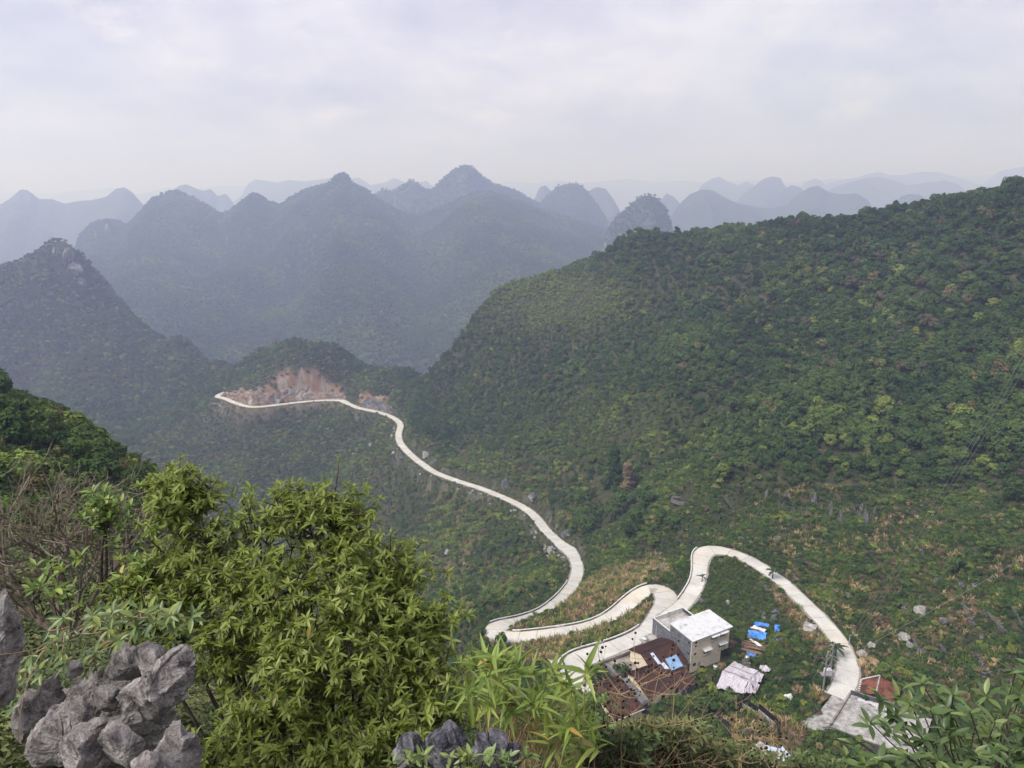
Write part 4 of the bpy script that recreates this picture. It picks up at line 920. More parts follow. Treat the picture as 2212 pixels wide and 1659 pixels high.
for a, b_ in ((rid0, low0), (rid1, low1), (S(560, 850, -102.4), S(330, 1240, -103.5)), (mid0, mid1), (rid0 * .5 + mid0 * .5, rid1 * .5 + mid1 * .5)):
    MB().tube([a + (0, 0, .14), (a + b_) / 2 + (0, 0, .2), b_ + (0, 0, .12)], .05, 5).build('pole', M_wood, sh)
for p in (rid0, rid1, low0, low1, rt1, rt0): MB().tube([(p[0], p[1], gz(p[0], p[1]) - .2), p - (0, 0, .1)], .07, 5).build('post', M_wood, sh)
foot([rid0, rid1, rt0, rt1, low1, low0], 0.06)
c = S(905, 890, -103.4); MBs = sheet([c + (-1, .7, 0), c + (.7, 1, .3), c + (1.3, -.6, .1), c + (-.6, -.9, -.3)], 14, 14, .3, 17); tag(MBs.build('tarp', M_stripe), 'striped tarp bundle hanging off the right corner of the tarp shed', 'tarp')
# water tank
p = S(605, 800, -104.4); tk = empty('water_tank', p); tag(tk, 'stainless steel water tank on a concrete block behind the tarp shed', 'water tank')
MB().box(-.75, .75, -.75, .75, -.6, .5, .04).build('plinth', M_plinth, tk); MB().tube([(0, 0, .5), (0, 0, 1.0), (0, 0, 1.75), (0, 0, 1.95), (0, 0, 2.0)], [.55, .56, .56, .35, .12], 16).build('tank', M_steel, tk, smooth_=True); MB().tube([(0, 0, 1.98), (0, 0, 2.08)], .18, 10).build('lid', M_steel, tk)
foot([(p[0] - 1, p[1] - 1), (p[0] + 1, p[1] - 1), (p[0] + 1, p[1] + 1), (p[0] - 1, p[1] + 1)])
# blue tarped heaps
def heap(quadD, h, label, mat_, seed, name='tarp_heap', cat='tarp'):
    P = [G(*q) for q in quadD]; c = sum(P) / len(P); o = empty(name, c); tag(o, label, cat)
    T = [q - c + (0, 0, h) for q in P]
    sheet(T, 16, 12, 0.16, seed, .03, -0.15).build('tarp', mat_, o)
    prism([tuple((q - c)[:2] * .9) for q in P], -.6, h * .75).build('pile', M_wood, o); foot(P, 0.1); return o
heap([z3(735, 150), z3(970, 180), z3(975, 240), z3(730, 225)], .7, 'upper blue tarp over a pile of boards', M_btarp, 21)
heap([z3(630, 280), z3(940, 330), z3(910, 470), z3(615, 410)], .6, 'large torn blue tarp over stacked timber', M_btarp, 22)
heap([z3(1070, 215), z3(1155, 230), z3(1150, 325), z3(1060, 330)], 1.0, 'small upright blue covered box at the right of the tarps', M_btarp, 23)
heap([z3(1010, 375), z3(1080, 380), z3(1075, 415), z3(1005, 410)], .5, 'tiny blue tarp scrap between the blue box and the weeds', M_btarp, 24)
heap([z3(1090, 410), z3(1160, 420), z3(1150, 475), z3(1095, 465)], .4, 'rightmost blue tarp scrap half sunk in weeds', M_btarp, 25)
heap([z3(605, 640), z3(760, 690), z3(720, 745), z3(640, 720)], .5, 'blue tarp beside the steel water tank', M_btarp, 26)
heap([z3(720, 225), z3(930, 290), z3(900, 330), z3(660, 270)], .85, 'pale grey sheet between the two large blue tarps', M_tin, 27)
# timber stacks
def logs(x0, y0, x1, y1, n, w, label, seed):
    r = random.Random(seed); a, b_ = G(*z3(x0, y0)), G(*z3(x1, y1)); o = empty('timber_stack', a); tag(o, label, 'timber'); d = b_ - a
    nrm = np.array([-d[1], d[0], 0]); nrm /= np.linalg.norm(nrm)
    for k in range(n):
        off = nrm * r.uniform(-w, w) + d * r.uniform(-.12, .12); ang = nrm * r.uniform(-.5, .5); z = .12 + .11 * (k // 5) + r.uniform(0, .05)
        MB().tube([off + (0, 0, z), off + d * r.uniform(.8, 1.05) + ang + (0, 0, z + r.uniform(-.05, .1))], r.uniform(.06, .1), 6).build('pole', M_wood, o)
    foot([a - nrm * w, b_ - nrm * w, b_ + nrm * w, a + nrm * w], .05)
logs(560, 490, 950, 580, 24, 1.2, 'loose stack of weathered poles below the large blue tarp', 3); logs(530, 570, 860, 670, 16, .8, 'lower heap of brown poles next to the water tank', 4)
logs(280, 420, 450, 500, 9, .6, 'few poles leaning beside the right end of the white house', 5); logs(740, 700, 830, 760, 6, .5, 'short boards leaning beside the blue tarp by the tank', 6)
sheet([G(*z3(640, 440)) + (0, 0, .75), G(*z3(700, 450)) + (0, 0, .8), G(*z3(870, 560)) + (0, 0, .7), G(*z3(800, 560)) + (0, 0, .7)], 12, 6, .1, 31).build('plastic_sheet', M_sack); tag(bpy.data.objects['plastic_sheet'], 'crumpled white plastic sheet over the timber poles', 'plastic sheet')
def lathe(prof, seg=16): return MB().tube([(0, 0, z) for r, z in prof], [r for r, z in prof], seg)
def bucket(sx, sy, s, label):
    p = G(sx, sy); o = empty('tub', p); tag(o, label, 'tub'); lathe([(.33 * s, 0), (.36 * s, .3 * s), (.45 * s, .72 * s), (.48 * s, .75 * s), (.43 * s, .751 * s), (.38 * s, .5 * s), (.3 * s, .15 * s)]).build('shell', M_sack, o, smooth_=True)
bucket(*z3(90, 905), 1.2, 'white round tub on the grass in front of the white house'); bucket(*((2560 + 90 / 4.878) * .54, (2380 + 930 / 4.878) * .54), 1.6, 'white tub on the road edge by the farmhouse roof')
a, b_ = hp(-4.0, -3.2), hp(-0.4, -1.9)
for k in range(9):
    q = a + (b_ - a) * k / 8
    for j in range(2):
        s = lathe([(.02, -.5), (.24, -.42), (.3, -.15), (.29, .2), (.22, .42), (.05, .5)], 8); o = s.build('sack', M_sack, None, (q[0], q[1], -104.45 + .34 * j + .1)); o.rotation_euler = (math.radians(90), 0, HRZ + rnd.uniform(-.15, .15)); o.scale = (1, .7, 1.1)
        tag(o, 'white sack in the stacked row beside the farmhouse annex', 'sack', 'row of white sacks')
# cistern by the loop road
p = G(*z4(370, 480)); ci = empty('cistern', p, -.62); tag(ci, 'white concrete water cistern beside the loop road', 'cistern')
MB().box(-1.3, 1.3, -.9, .9, -.8, .75).build('box', M_white, ci); MB().box(-1.4, 1.4, -1, 1, .75, .87).build('lid', M_yard, ci); MB().box(-.3, .3, -.3, .3, .87, .95).build('hatch', M_white, ci)
foot([p[:2] + q for q in ((-1.5, -1.5), (1.5, -1.5), (1.5, 1.5), (-1.5, 1.5))])
p = G((2300 + 1880 / 2.212) * .54, (2650 + 330 / 2.212) * .54); wb = empty('covered_mound', p); tag(wb, 'white plastic covered mound among bright green bean plants', 'mound')
sheet([(-1.1, .9, .5), (1, .9, .55), (1.2, -.7, .25), (-1, -.9, .2)], 14, 12, .2, 33, .03, -.5).build('sheet', M_sack, wb); lathe([(1.1, -.3), (1.0, .2), (.6, .55), (.1, .7)], 10).build('heap', M_plinth, wb)
# transformer platform
def pole_tf():
    b1, b2 = G(*z4(590, 1480)), G(*z4(690, 1330)); o = empty('transformer_platform', b1); tag(o, 'pale two pole transformer platform with cross arms by the road bend', 'transformer')
    d = b2 - b1; d[2] = 0; H = 9.0
    for q in (np.zeros(3), d):
        MB().tube([q - (0, 0, .5), q + (0, 0, H)], [.19, .12], 8).build('pole', M_bars, o)
        for z in (H - .1, H - 1.3): MB().tube([q + (0, 0, z), q + (0, 0, z + .35)], [.09, .04], 6).build('insulator', M_white, o)
    n = np.array([-d[1], d[0], 0]) / np.linalg.norm(d)
    for z, e in ((H - .5, 1.2), (H - 2.2, .9), (H - 4.4, .6)): MB().tube([-d / np.linalg.norm(d) * e + (0, 0, z), d + d / np.linalg.norm(d) * e + (0, 0, z)], .07, 5).build('cross_arm', M_bars, o)
    for q in (np.zeros(3), d): MB().tube([q - n * 1.1 + (0, 0, H - 3.0), q + n * 1.1 + (0, 0, H - 3.0)], .06, 5).build('cross_arm', M_bars, o)
    c = d / 2 + np.array([0, 0, 2.6]); MB().box(c[0] - .7, c[0] + .7, c[1] - .5, c[1] + .5, c[2], c[2] + 1.2).build('transformer_box', M_tin, o); MB().box(c[0] - 1.4, c[0] + 1.4, c[1] - .6, c[1] + .6, c[2] - .15, c[2] - .01).build('deck', M_bars, o)
    for s in (0.2, 0.8): MB().tube([d * s + n * .1 + (0, 0, H - .6), d * s + n * 2.6 + (0, 0, .2)], .025, 4).build('stay_wire', M_bars, o)
    return b1 + np.array([0, 0, H])
ptop = pole_tf()
# utility wires over the slope
def wire(a, b_, sag, label, r=.024):
    t = np.linspace(0, 1, 24)[:, None]; p = a * (1 - t) + b_ * t; p[:, 2] -= sag * (4 * t * (1 - t))[:, 0]; o = MB().tube(p - p[0], r, 5).build('power_line', M_wire, None, p[0]); tag(o, label, 'power line', 'power lines over the right slope')
M_wire = noisy('aluminium_cable', (0.22, 0.22, 0.20), (0.32, 0.32, 0.29), 1, 0.5)
for k, (dx_, lb) in enumerate(((0, 'left'), (10, 'middle'), (20, 'right'))):
    wire(aty(1838 + dx_, 1372, 140), aty(2236 + dx_, 725, 105), 1.0, lb + ' of three power cables climbing across the right slope')
wire(aty(1812, 1426, 138), aty(2250, 1180, 138), .8, 'thin single cable from the road bend to the right edge', .025)
up = empty('utility_pole', aty(1833, 1395, 140)); pz = gz(*up.location[:2]); up.location.z = pz; tag(up, 'slim concrete utility pole where the power cables meet the road bend', 'utility pole')
ht = aty(1845, 1372, 140)[2] - pz + .2; MB().tube([(0, 0, -.5), (0, 0, ht)], [.14, .09], 8).build('pole', M_yard, up); MB().tube([(-1, .2, ht - .25), (1.4, -.2, ht - .25)], .05, 5).build('cross_arm', M_bars, up)
# netting, garden wall and the little sheds at the bottom
def z5b(x, y): return ((2300 + x / 2.212) * .54, (2650 + y / 2.212) * .54)
gw = empty('garden_wall', (0, 0, 0)); tag(gw, 'thin grey garden wall with black netting around the brown vegetable plot', 'wall', kind='thing')
pts = [G(*z5b(*q)) for q in ((1475, 385), (1620, 470), (1785, 575))]
for a, b_ in zip(pts[:-1], pts[1:]): wallbar(a[:2], b_[:2], min(a[2], b_[2]) - .4, max(a[2], b_[2]) + .55, .18, M_yard, gw, 'wall'); wallbar(a[:2] + (.15, .3), b_[:2] + (.15, .3), min(a[2], b_[2]) + .2, max(a[2], b_[2]) + 1.7, .03, M_net, gw, 'net')
e = G(*z5b(1790, 730)); wallbar(pts[2][:2], e[:2], e[2] - .3, pts[2][2] + 1.5, .03, M_net, gw, 'net')
def netpanel(q, label):
    P = [G(*z5b(*k)) for k in q]; o = empty('shade_net', P[0]); tag(o, label, 'net')
    sheet([P[0] + (0, 0, 1.5) - P[0], P[1] + (0, 0, 1.2) - P[0], P[2] + (0, 0, .2) - P[0], P[3] + (0, 0, .2) - P[0]], 10, 6, .15, 41).build('net', M_net, o)
    for k in (0, 1): MB().tube([P[k] - P[0] - (0, 0, .3), P[k] - P[0] + (0, 0, 1.5)], .04, 5).build('stake', M_wood, o)
netpanel([(1190, 440), (1370, 590), (1380, 680), (1170, 490)], 'black shade net sagging between stakes below the round green bushes')
sd = empty('flat_shed', G(*z5b(1720, 830))); tag(sd, 'low grey roofed shed with blue and white sheets at the bottom edge', 'shed'); o3 = np.array(sd.location)
cor = [atz(*z5b(*q), o3[2] + 1.6) - o3 for q in ((1490, 830), (1640, 700), (1940, 860), (1850, 1010), (1560, 960))]
prism(cor, -.5, 1.5).build('wall', M_yard, sd); prism([np.array(q) * 1.05 for q in cor], 1.5, 1.65).build('roof', M_yard, sd)
for q, m_ in ((((1680, 730), (1820, 760), (1810, 800), (1675, 775)), M_paleblue), (((1835, 740), (1915, 830), (1890, 850), (1820, 765)), M_paleblue), (((1800, 820), (1920, 910), (1890, 930), (1795, 850)), M_paleblue)):
    sheet([atz(*z5b(*k), o3[2] + 1.75) - o3 for k in q], 14, 4, .04, 5, .03, 0, 5, .03).build('sheet', m_, sd)
foot([o3 + c for c in cor], .1)
# concrete-rimmed black pond on the terrace above the loop
p = ground(1472, 1082, 150, 400); pd = empty('water_pond', p, -.5); tag(pd, 'black lined oval pond with concrete rim below the forest', 'pond')
th = np.linspace(0, 2 * math.pi, 25)[:-1]
def ring(rx, ry, z): return np.stack([np.cos(th) * rx, np.sin(th) * ry, th * 0 + z], 1)
V = np.vstack([ring(3.6, 2.2, -.8), ring(3.6, 2.2, .55), ring(3.3, 1.95, .55), ring(3.1, 1.8, -.5)]); n = 24
MB().add(V, [(r * n + k, r * n + (k + 1) % n, (r + 1) * n + (k + 1) % n, (r + 1) * n + k) for r in range(3) for k in range(n)]).build('rim', M_plinth, pd)
MB().add(np.vstack([ring(3.15, 1.85, 0.05), [[0, 0, 0.05]]]), [], [(k, (k + 1) % n, n) for k in range(n)]).build('water', M_glass, pd)
foot([p[:2] + q for q in ((-4, -3), (4, -3), (4, 3), (-4, 3))])
# ---------------------------------------------------------------- rocks
def rock_mat(name, cs, scale=1.2, stops=(0.3, 0.45, 0.58, 0.72), streak=1.0, b_=0.6, bd=0.08):
    m, nt, b = new_mat(name); n1 = noise_node(nt, scale, 8, 0.68, dist=0.5, sc3=(1, 1, streak)); n2 = noise_node(nt, scale * 6, 5, 0.7); n3 = noise_node(nt, scale * .35, 3, 0.5)
    c = ramp(nt, n1.outputs[0], list(zip(stops, cs))).outputs[0]
    c = mix(nt, ramp(nt, n2.outputs[0], [(0.5, (0, 0, 0)), (0.66, (0.6, 0.6, 0.6))]).outputs[0], c, tuple(x * 0.35 for x in cs[0]))
    c = mix(nt, ramp(nt, n3.outputs[0], [(0.5, (0, 0, 0)), (0.68, (0.5, 0.5, 0.5))]).outputs[0], c, cs[-1])
    nt.links.new(c, b.inputs['Base Color']); b.inputs['Roughness'].default_value = 0.92; b.inputs['Specular IOR Level'].default_value = 0.15
    md = nt.nodes.new('ShaderNodeMath'); md.operation = 'MULTIPLY_ADD'; nt.links.new(n2.outputs[0], md.inputs[0]); md.inputs[1].default_value = 0.4; nt.links.new(n1.outputs[0], md.inputs[2])
    bump(nt, b, md.outputs[0], b_, bd); return m
M_rockd = rock_mat('dark_weathered_limestone', [(0.045, 0.047, 0.052), (0.10, 0.10, 0.105), (0.18, 0.178, 0.175), (0.27, 0.265, 0.255)], 0.9, b_=0.9, bd=0.3)
M_rockp = rock_mat('pale_limestone', [(0.12, 0.12, 0.12), (0.26, 0.255, 0.25), (0.40, 0.39, 0.38), (0.52, 0.51, 0.49)], 0.8, b_=0.8, bd=0.2)
M_rockc = rock_mat('fresh_cut_rock', [(0.17, 0.165, 0.17), (0.27, 0.15, 0.095), (0.30, 0.265, 0.23), (0.46, 0.445, 0.42)], 0.16, (0.36, 0.47, 0.56, 0.66), 0.3, b_=0.9, bd=1.0)
def ico(sub):
    bm = bmesh.new(); bmesh.ops.create_icosphere(bm, subdivisions=sub, radius=1); v = np.array([q.co[:] for q in bm.verts]); f = np.array([[q.index for q in p.verts] for p in bm.faces]); bm.free(); return v, f
ICO4 = ico(4)
def n3(p, f, s): return vnoise(p[:, 0] * f + p[:, 2] * f * .7, p[:, 1] * f - p[:, 2] * f * .6, s) + vnoise(p[:, 1] * f + 7, p[:, 2] * f + p[:, 0] * f * .4, s + 50)
def rock_mesh(name, seed, shape, m):
    v = ICO4[0].copy(); d = v.copy()
    r = 1 + 0.55 * n3(d, 1.6, seed) + 0.3 * n3(d, 3.7, seed + 3) + 0.12 * n3(d, 9, seed + 6)
    cut = rand_dirs(7); 
    for c in cut: h = d @ c * r; r = np.where(h > 0.72, r * (0.72 + 0.25 * (h - .72)) / np.maximum(h, 1e-6), r)
    v = d * r[:, None]
    if shape == 'spike': tt = np.clip((v[:, 2] + 1) / 2, 0, 1); v[:, :2] *= (1.05 - 0.75 * tt)[:, None]; v[:, 2] *= 1.2
    return mesh_np(name, v, ICO4[1], [m], False)
ROCKS = {k: [rock_mesh('rock', 60 + 10 * i + j, sh_, mm) for j in range(4)] for i, (k, sh_, mm) in enumerate((('pale', 'round', M_rockp), ('dark', 'spike', M_rockd), ('darkr', 'round', M_rockd), ('cut', 'spike', M_rockc)))}
def put_rock(kind_, p, s, label, name='boulder', cat='rock', group=None, sink=0.35):
    o = obj(name, rnd.choice(ROCKS[kind_]), None, (p[0], p[1], p[2] + s[2] * (0.5 - sink) * 1.0), rnd.uniform(0, 6.28)); o.scale = s; o.rotation_euler = (rnd.uniform(-.15, .15), rnd.uniform(-.15, .15), rnd.uniform(0, 6.28))
    tag(o, label, cat, group); return o
for sx, sy, s, kd, lb in [(967, 1196, 2.0, 'pale', 'large pale boulder with dark base on the scrub slope left of the road'), (944, 1192, .9, 'pale', 'small pointed pale rock just left of the large boulder'), (1188, 1191, 1.9, 'pale', 'grey boulder beside the road wall above the leftmost hairpin'),
   (991, 1138, 1.0, 'pale', 'lone grey boulder below the long road wall'), (906, 1186, 1.1, 'darkr', 'dark low rock left of the pale boulders'), (1152, 1076, 3.0, 'darkr', 'tall grey outcrop beside the road at the middle straight'), (1092, 1052, 3.6, 'darkr', 'large grey rock face above the middle straight'),
   (1225, 1155, 2.6, 'darkr', 'broad grey rock above the wide road bend'), (921, 985, 3.2, 'pale', 'grey rock with red soil uphill of the road bend'), (1002, 1218, .7, 'pale', 'small white stone low on the scrub slope'), (1858, 1415, 1.0, 'pale', 'round white boulder at the right edge of the loop road'),
   (1950, 1382, 1.6, 'pale', 'pale bleached rock above the single cable'), (1990, 1325, 1.5, 'pale', 'upper pale bleached rock among dry maize'), (1880, 1398, 1.1, 'pale', 'whitish rock beside the straw heap'), (1965, 1398, 1.2, 'pale', 'pale slab below the bleached rock'),
   (1515, 1300, .9, 'darkr', 'dark rock at the edge of the crop field behind the house'), (1330, 1230, 1.2, 'darkr', 'dark rock in the maize stubble above the hairpin'), (1436, 1232, 1.4, 'darkr', 'dark rock near the second hairpin'), (800, 965, 2.2, 'pale', 'grey ledge on the slope under the winding road'), (765, 985, 2.4, 'pale', 'pale ledge left of the winding road'), (850, 980, 1.8, 'pale', 'rock ledge just below the winding road'),
   (1572, 1305, .7, 'pale', 'pale stone at the top of the crop field'), (1650, 1338, .6, 'pale', 'small pale block near the weeds by the road')]:
    q = ground(sx, sy, 90, 700); put_rock(kd, q, (s * rnd.uniform(.8, 1.2), s * rnd.uniform(.7, 1), s * rnd.uniform(.8, 1.1)), lb); foot([q[:2] + k for k in ((-s, -s), (s, -s), (s, s), (-s, s))], -.3)
rr = random.Random(4)
for k in range(30):
    sx = 1640 + rr.random() * 250; sy = 1075 + (sx - 1640) * .16 + rr.uniform(-12, 26); q = ground(sx, sy, 120, 300); s = rr.uniform(.9, 2.2)
    put_rock('dark', q, (s * .7, s * .6, s * 1.1), 'dark upright limestone pinnacle in the jagged row at the forest foot', 'pinnacle', 'rock', 'limestone pinnacles at the forest foot')
for k in range(46):
    sx = rr.uniform(1600, 2200); sy = rr.uniform(1150, 1480); q = ground(sx, sy, 110, 260)
    if float(near_road(q[:1], q[1:2])[0][0]) < 2.5 or sy < 1120 + (1700 - sx) * .2: continue
    s = rr.uniform(.5, 1.3); put_rock(rr.choice(['dark', 'darkr', 'darkr']), q, (s, s * .7, s * .9), 'grey limestone block jutting from the weedy right slope', 'boulder', 'rock', 'limestone blocks on the terraced slope')
for k in range(60):                      # loose stones under the road edge
    i = rr.randrange(idx(RA, 865, 919, -182), idx(RA, 1242, 1208, -141.5)); _t, _nn = frame2(RA[max(i-2,0):i+3]); off = WA[i] + rr.uniform(1.2, 4.0); q = RA[i][:2] - _nn[2] * off; s = rr.uniform(.4, 1.0)
    put_rock('pale', (q[0], q[1], float(gz(*q))), (s, s * .8, s * .7), 'loose pale stone on the embankment below the winding road', 'stone', 'rock', 'stones on the road embankment')
def rock_face(i0, i1, hs, label, seed, off0=0.9, m=None):
    """quarried bank: a broken vertical face standing along the uphill road edge"""
    P = RA[i0:i1]; _t, nn_ = frame2(P); n_ = len(P); hh = np.interp(np.linspace(0, 1, n_), np.linspace(0, 1, len(hs)), hs); s_ = np.arange(n_) * 1.25
    bk = P[:, :2] + nn_ * (WA[i0:i1] + off0 + 9)[:, None]; hh = hh * (1 + .35 * vnoise(s_ / 9, s_ * 0, seed) + .2 * vnoise(s_ / 3, s_ * 0, seed + 1)); hh = np.clip(np.minimum(hh, gz(bk[:, 0], bk[:, 1]) - P[:, 2] + 1.5 + 2 * vnoise(s_ / 4, s_ * 0, seed + 2)), 1.5, 30); rows = 26; V = []
    for k in range(rows + 1):
        u_ = k / rows; zz = P[:, 2] - 1.0 + (hh + 1) * u_
        but = 2.2 * np.abs(vnoise(s_ / 6 + .15 * u_, s_ * 0 + u_ * 1.2, seed + 3)) * 2 + 1.2 * vnoise(s_ / 2.2, s_ * 0 + u_ * 5, seed + 5) + .8 * vnoise(s_ / 1.1, s_ * 0 + u_ * 14, seed + 7)
        off = WA[i0:i1] + off0 + 1.4 + hh * .17 * u_ - but * .8 + (1.0 if k == rows else 0)
        V.append(np.c_[P[:, :2] + nn_ * np.maximum(off, WA[i0:i1] + .9)[:, None], zz + (-.6 if k == rows else .5 * vnoise(s_ / 1.5, s_ * 0 + k, seed + 9))])
    V = np.array(V); r_, c_ = V.shape[:2]; ix = np.arange(r_ * c_).reshape(r_, c_); q = np.stack([ix[:-1, :-1], ix[:-1, 1:], ix[1:, 1:], ix[1:, :-1]], -1).reshape(-1, 4)
    tag(obj('rock_face', mesh_np('rock_face', V.reshape(-1, 3), q, [m or M_rockc], False)), label, 'rock face')
rock_face(idx(RA, 478, 858, -188), idx(RA, 742, 866, -186), [4, 7, 9, 11, 12, 12, 11, 9, 6, 3], 'orange and grey quarried rock face above the far stretch of road', 301)
rock_face(idx(RA, 765, 878, -185), idx(RA, 842, 899, -184), [2, 7, 10, 7, 2], 'smaller dark grey rock face right of the quarried bank', 331, m=M_rockd)
for sx, sy, s, lb in [(150, 552, 15, 'upper grey crag on the top of the pointed hill'), (163, 585, 16, 'middle grey crag below the top of the pointed hill'), (176, 612, 12, 'lower grey crag on the steep side of the pointed hill'), (120, 545, 11, 'small grey crag left of the hill top')]:
    q = ground(sx, sy, 500, 1100); put_rock('darkr', q, (s * .42, s * .4, s * .62), lb, 'crag', 'rock', None, .45)
# ---------------------------------------------------------------- plants on the hills
for sx_, sy_ in ((1325, 1056), (1354, 1062)):
    q = ground(sx_, sy_, 150, 500); v_ = -q[:2] / np.linalg.norm(q[:2]); w_ = np.array([-v_[1], v_[0]]) * 5; foot([q[:2] - w_, q[:2] + w_, q[:2] + w_ + v_ * 26, q[:2] - w_ + v_ * 26])
FP = [np.array(f) for f in FOOT]
def clear(x, y):
    k = np.ones(len(x), bool)
    for f in FP:
        m = (x > f[:, 0].min()) & (x < f[:, 0].max()) & (y > f[:, 1].min()) & (y < f[:, 1].max())
        if m.any(): k[m] &= ~inpoly(x[m], y[m], [tuple(p) for p in f])
    return k
FOREST = [(860,900),(960,958),(1100,985),(1250,1000),(1330,1050),(1430,1030),(1560,1052),(1720,1045),(1900,1052),(2700,1100),(2700,100),(860,100)]
VILLAGE = [(1000,1380),(1060,1320),(1250,1240),(1300,1120),(1300,990),(1660,990),(1900,990),(2700,990),(2700,1900),(900,1900)]
def pick(c, k): return tuple(a[k] for a in c)
def bell(sx, sy, cx, cy_, rx, ry): return np.exp(-((sx - cx) / rx) ** 2 - ((sy - cy_) / ry) ** 2)
HERO = []                               # individual trees: (apparent size, x, y, z, size, t, kind, group)
def hero_split(c, size, t, keys, group, label, n, name):
    x, y, z, sx, sy, rd = c; d = np.sqrt(x*x + y*y + z*z); vis = (sx > 0) & (sx < 2212) & (sy < 1659); a = np.where(vis, size / d, 0); o = np.argsort(-a)[:n]; k = np.ones(len(x), bool); k[o] = False
    kk = [keys[i] for i in rng.integers(0, len(keys), len(o))]
    for i, key in zip(o, kk): HERO.append((x[i], y[i], z[i], size[i], t[i], key, group, label, name))
    return k
ALLP = []
def add_mass(c, size, t, keys): ALLP.append((np.stack(c[:3], 1), size, t, keys))
# forest on the right hill
c = candidates(-120, 420, 170, 640, 3.0, 2.2); eb = fbm(c[0] / 16, c[1] / 16, 77, 4); k = inpoly(c[3], c[4] + 55 * eb, FOREST) & clear(c[0], c[1]) & (c[1] > 150) & (eb > -.55) & (rng.random(len(eb)) < .93); c = pick(c, k)
x, y, z, sx, sy, rd = c; nn = fbm(x / 30, y / 30, 71, 4); n2_ = fbm(x / 7, y / 7, 73, 3)
size = 2.7 + 1.7 * nn + rng.gamma(2.0, 0.62, len(x)) + 1.3 * smooth(1500, 2100, sx) - 1.6 * smooth(985, 1050, sy) * smooth(1300, 1500, sx); size = np.clip(size * np.where(rd < 8, .6, 1) * (1 - .45 * bell(sx, sy, 1300, 930, 250, 70)) * (1 - .5 * bell(sx, sy, 1210, 652, 160, 75)), 1.6, 8.5)
t = np.clip(0.02 + 0.24 * nn + 0.10 * n2_ + 0.55 * bell(sx, sy, 1215, 652, 150, 62) + 0.14 * bell(sx, sy, 1350, 930, 220, 80) + 0.04, -.1, .33 + .15 * bell(sx, sy, 1215, 652, 150, 62))  # yellow-green rise on the left shoulder paints a patch of sunlight into the tint
brown = (rng.random(len(x)) < 0.02 + 0.14 * bell(sx, sy, 1850, 650, 330, 190) + .10 * bell(sx, sy, 1080, 760, 110, 90)); t = np.where(brown, 0.62, t)
olive = rng.random(len(x)) < 0.18 * bell(sx, sy, 1900, 1000, 350, 90); t = np.where(olive, 0.36, t); t = np.where(rng.random(len(x)) < .012, .34, t)
t = np.clip(t, -.12, .75)
kh = hero_split(c, size, t, ['broad0', 'broad1', 'broad2', 'tall0', 'tall1', 'layer0'], 'trees at the front of the right hill forest', 'rounded broadleaf tree in the closed forest on the right hill', 150, 'forest_tree')
add_mass(pick(c, kh), size[kh], t[kh], ['broad0', 'broad1', 'broad2', 'tall0', 'tall1', 'broad1', 'layer0'])
c = candidates(-120, 420, 170, 600, 2.6, 1.6); k = inpoly(c[3], c[4], FOREST) & clear(c[0], c[1]) & (c[1] > 150); c = pick(c, k); x, y, z, sx, sy, rd = c; nn = fbm(x / 20, y / 20, 79, 4)
UNDER = (np.stack(c[:3], 1), np.clip(1.7 + 1.2 * nn + rng.gamma(1.5, .3, len(x)), 1.1, 3.2), np.clip(.10 + .25 * nn + .5 * bell(sx, sy, 1215, 652, 150, 62) + .15 * bell(sx, sy, 1350, 930, 220, 80), -.05, .33 + .15 * bell(sx, sy, 1215, 652, 150, 62)))  # understorey tint carries the same painted sun patch
# left scrub slope, cone and knob
c = candidates(-330, 40, 160, 640, 2.5, 1.3); k = ~inpoly(c[3], c[4], FOREST) & ~inpoly(c[3], c[4], VILLAGE) & clear(c[0], c[1]) & (c[1] > 150); c = pick(c, k)
x, y, z, sx, sy, rd = c; nn = fbm(x / 22, y / 22, 81, 4); n2_ = fbm(x / 60, y / 60, 83, 3); dr_ = gsample(dry_a, x, y)
keep = rng.random(len(x)) < np.clip(1.0 - .55 * dr_ - .5 * gsample(cut_a, x, y), .15, 1); size = np.clip(1.8 + 1.6 * nn + rng.gamma(2, .45, len(x)), 1.0, 4.6) * np.where(rd < 4, .5, 1)
t = np.minimum(0.13 + 0.3 * nn + .1 * n2_, .32) + .4 * dr_ * rng.random(len(x)); t = np.where(rng.random(len(x)) < .28 + .3 * n2_, .48 + .18 * rng.random(len(x)), t)
c = pick(c, keep); size = size[keep]; t = np.clip(t[keep], -.05, .9)
kh = hero_split(c, size, t, ['bush0', 'bush1', 'broad0'], 'shrubs on the scrub slope', 'low shrub on the rough scrub slope left of the road', 70, 'shrub')
add_mass(pick(c, kh), size[kh], t[kh], ['bush0', 'bush1', 'broad0', 'bush0', 'weed0'])
c = candidates(-760, 20, 560, 1010, 4.0, 2.0, fmin=-.25); k = ((c[1] > 632) | (c[0] < -330)) & (gsample(cut_a, c[0], c[1]) < .45) & ~inpoly(c[3], c[4], FOREST); c = pick(c, k)
x, y, z, sx, sy, rd = c; nn = fbm(x / 40, y / 40, 91, 4); size = np.clip(4 + 2.5 * nn + rng.gamma(2, .5, len(x)), 2, 7.5); t = np.clip(.12 + .25 * nn + .15 * (rng.random(len(x)) - .5), -.05, .6); t = np.where(rng.random(len(x)) < .14, .5 + .2 * rng.random(len(x)), t)
kn = ~((np.hypot(sx - 145, (sy - 560) * .6) < 26) & (rng.random(len(x)) < .75))
add_mass(pick(c, kn), size[kn], t[kn], ['broad0', 'broad1', 'bush0', 'layer0', 'tall0'])
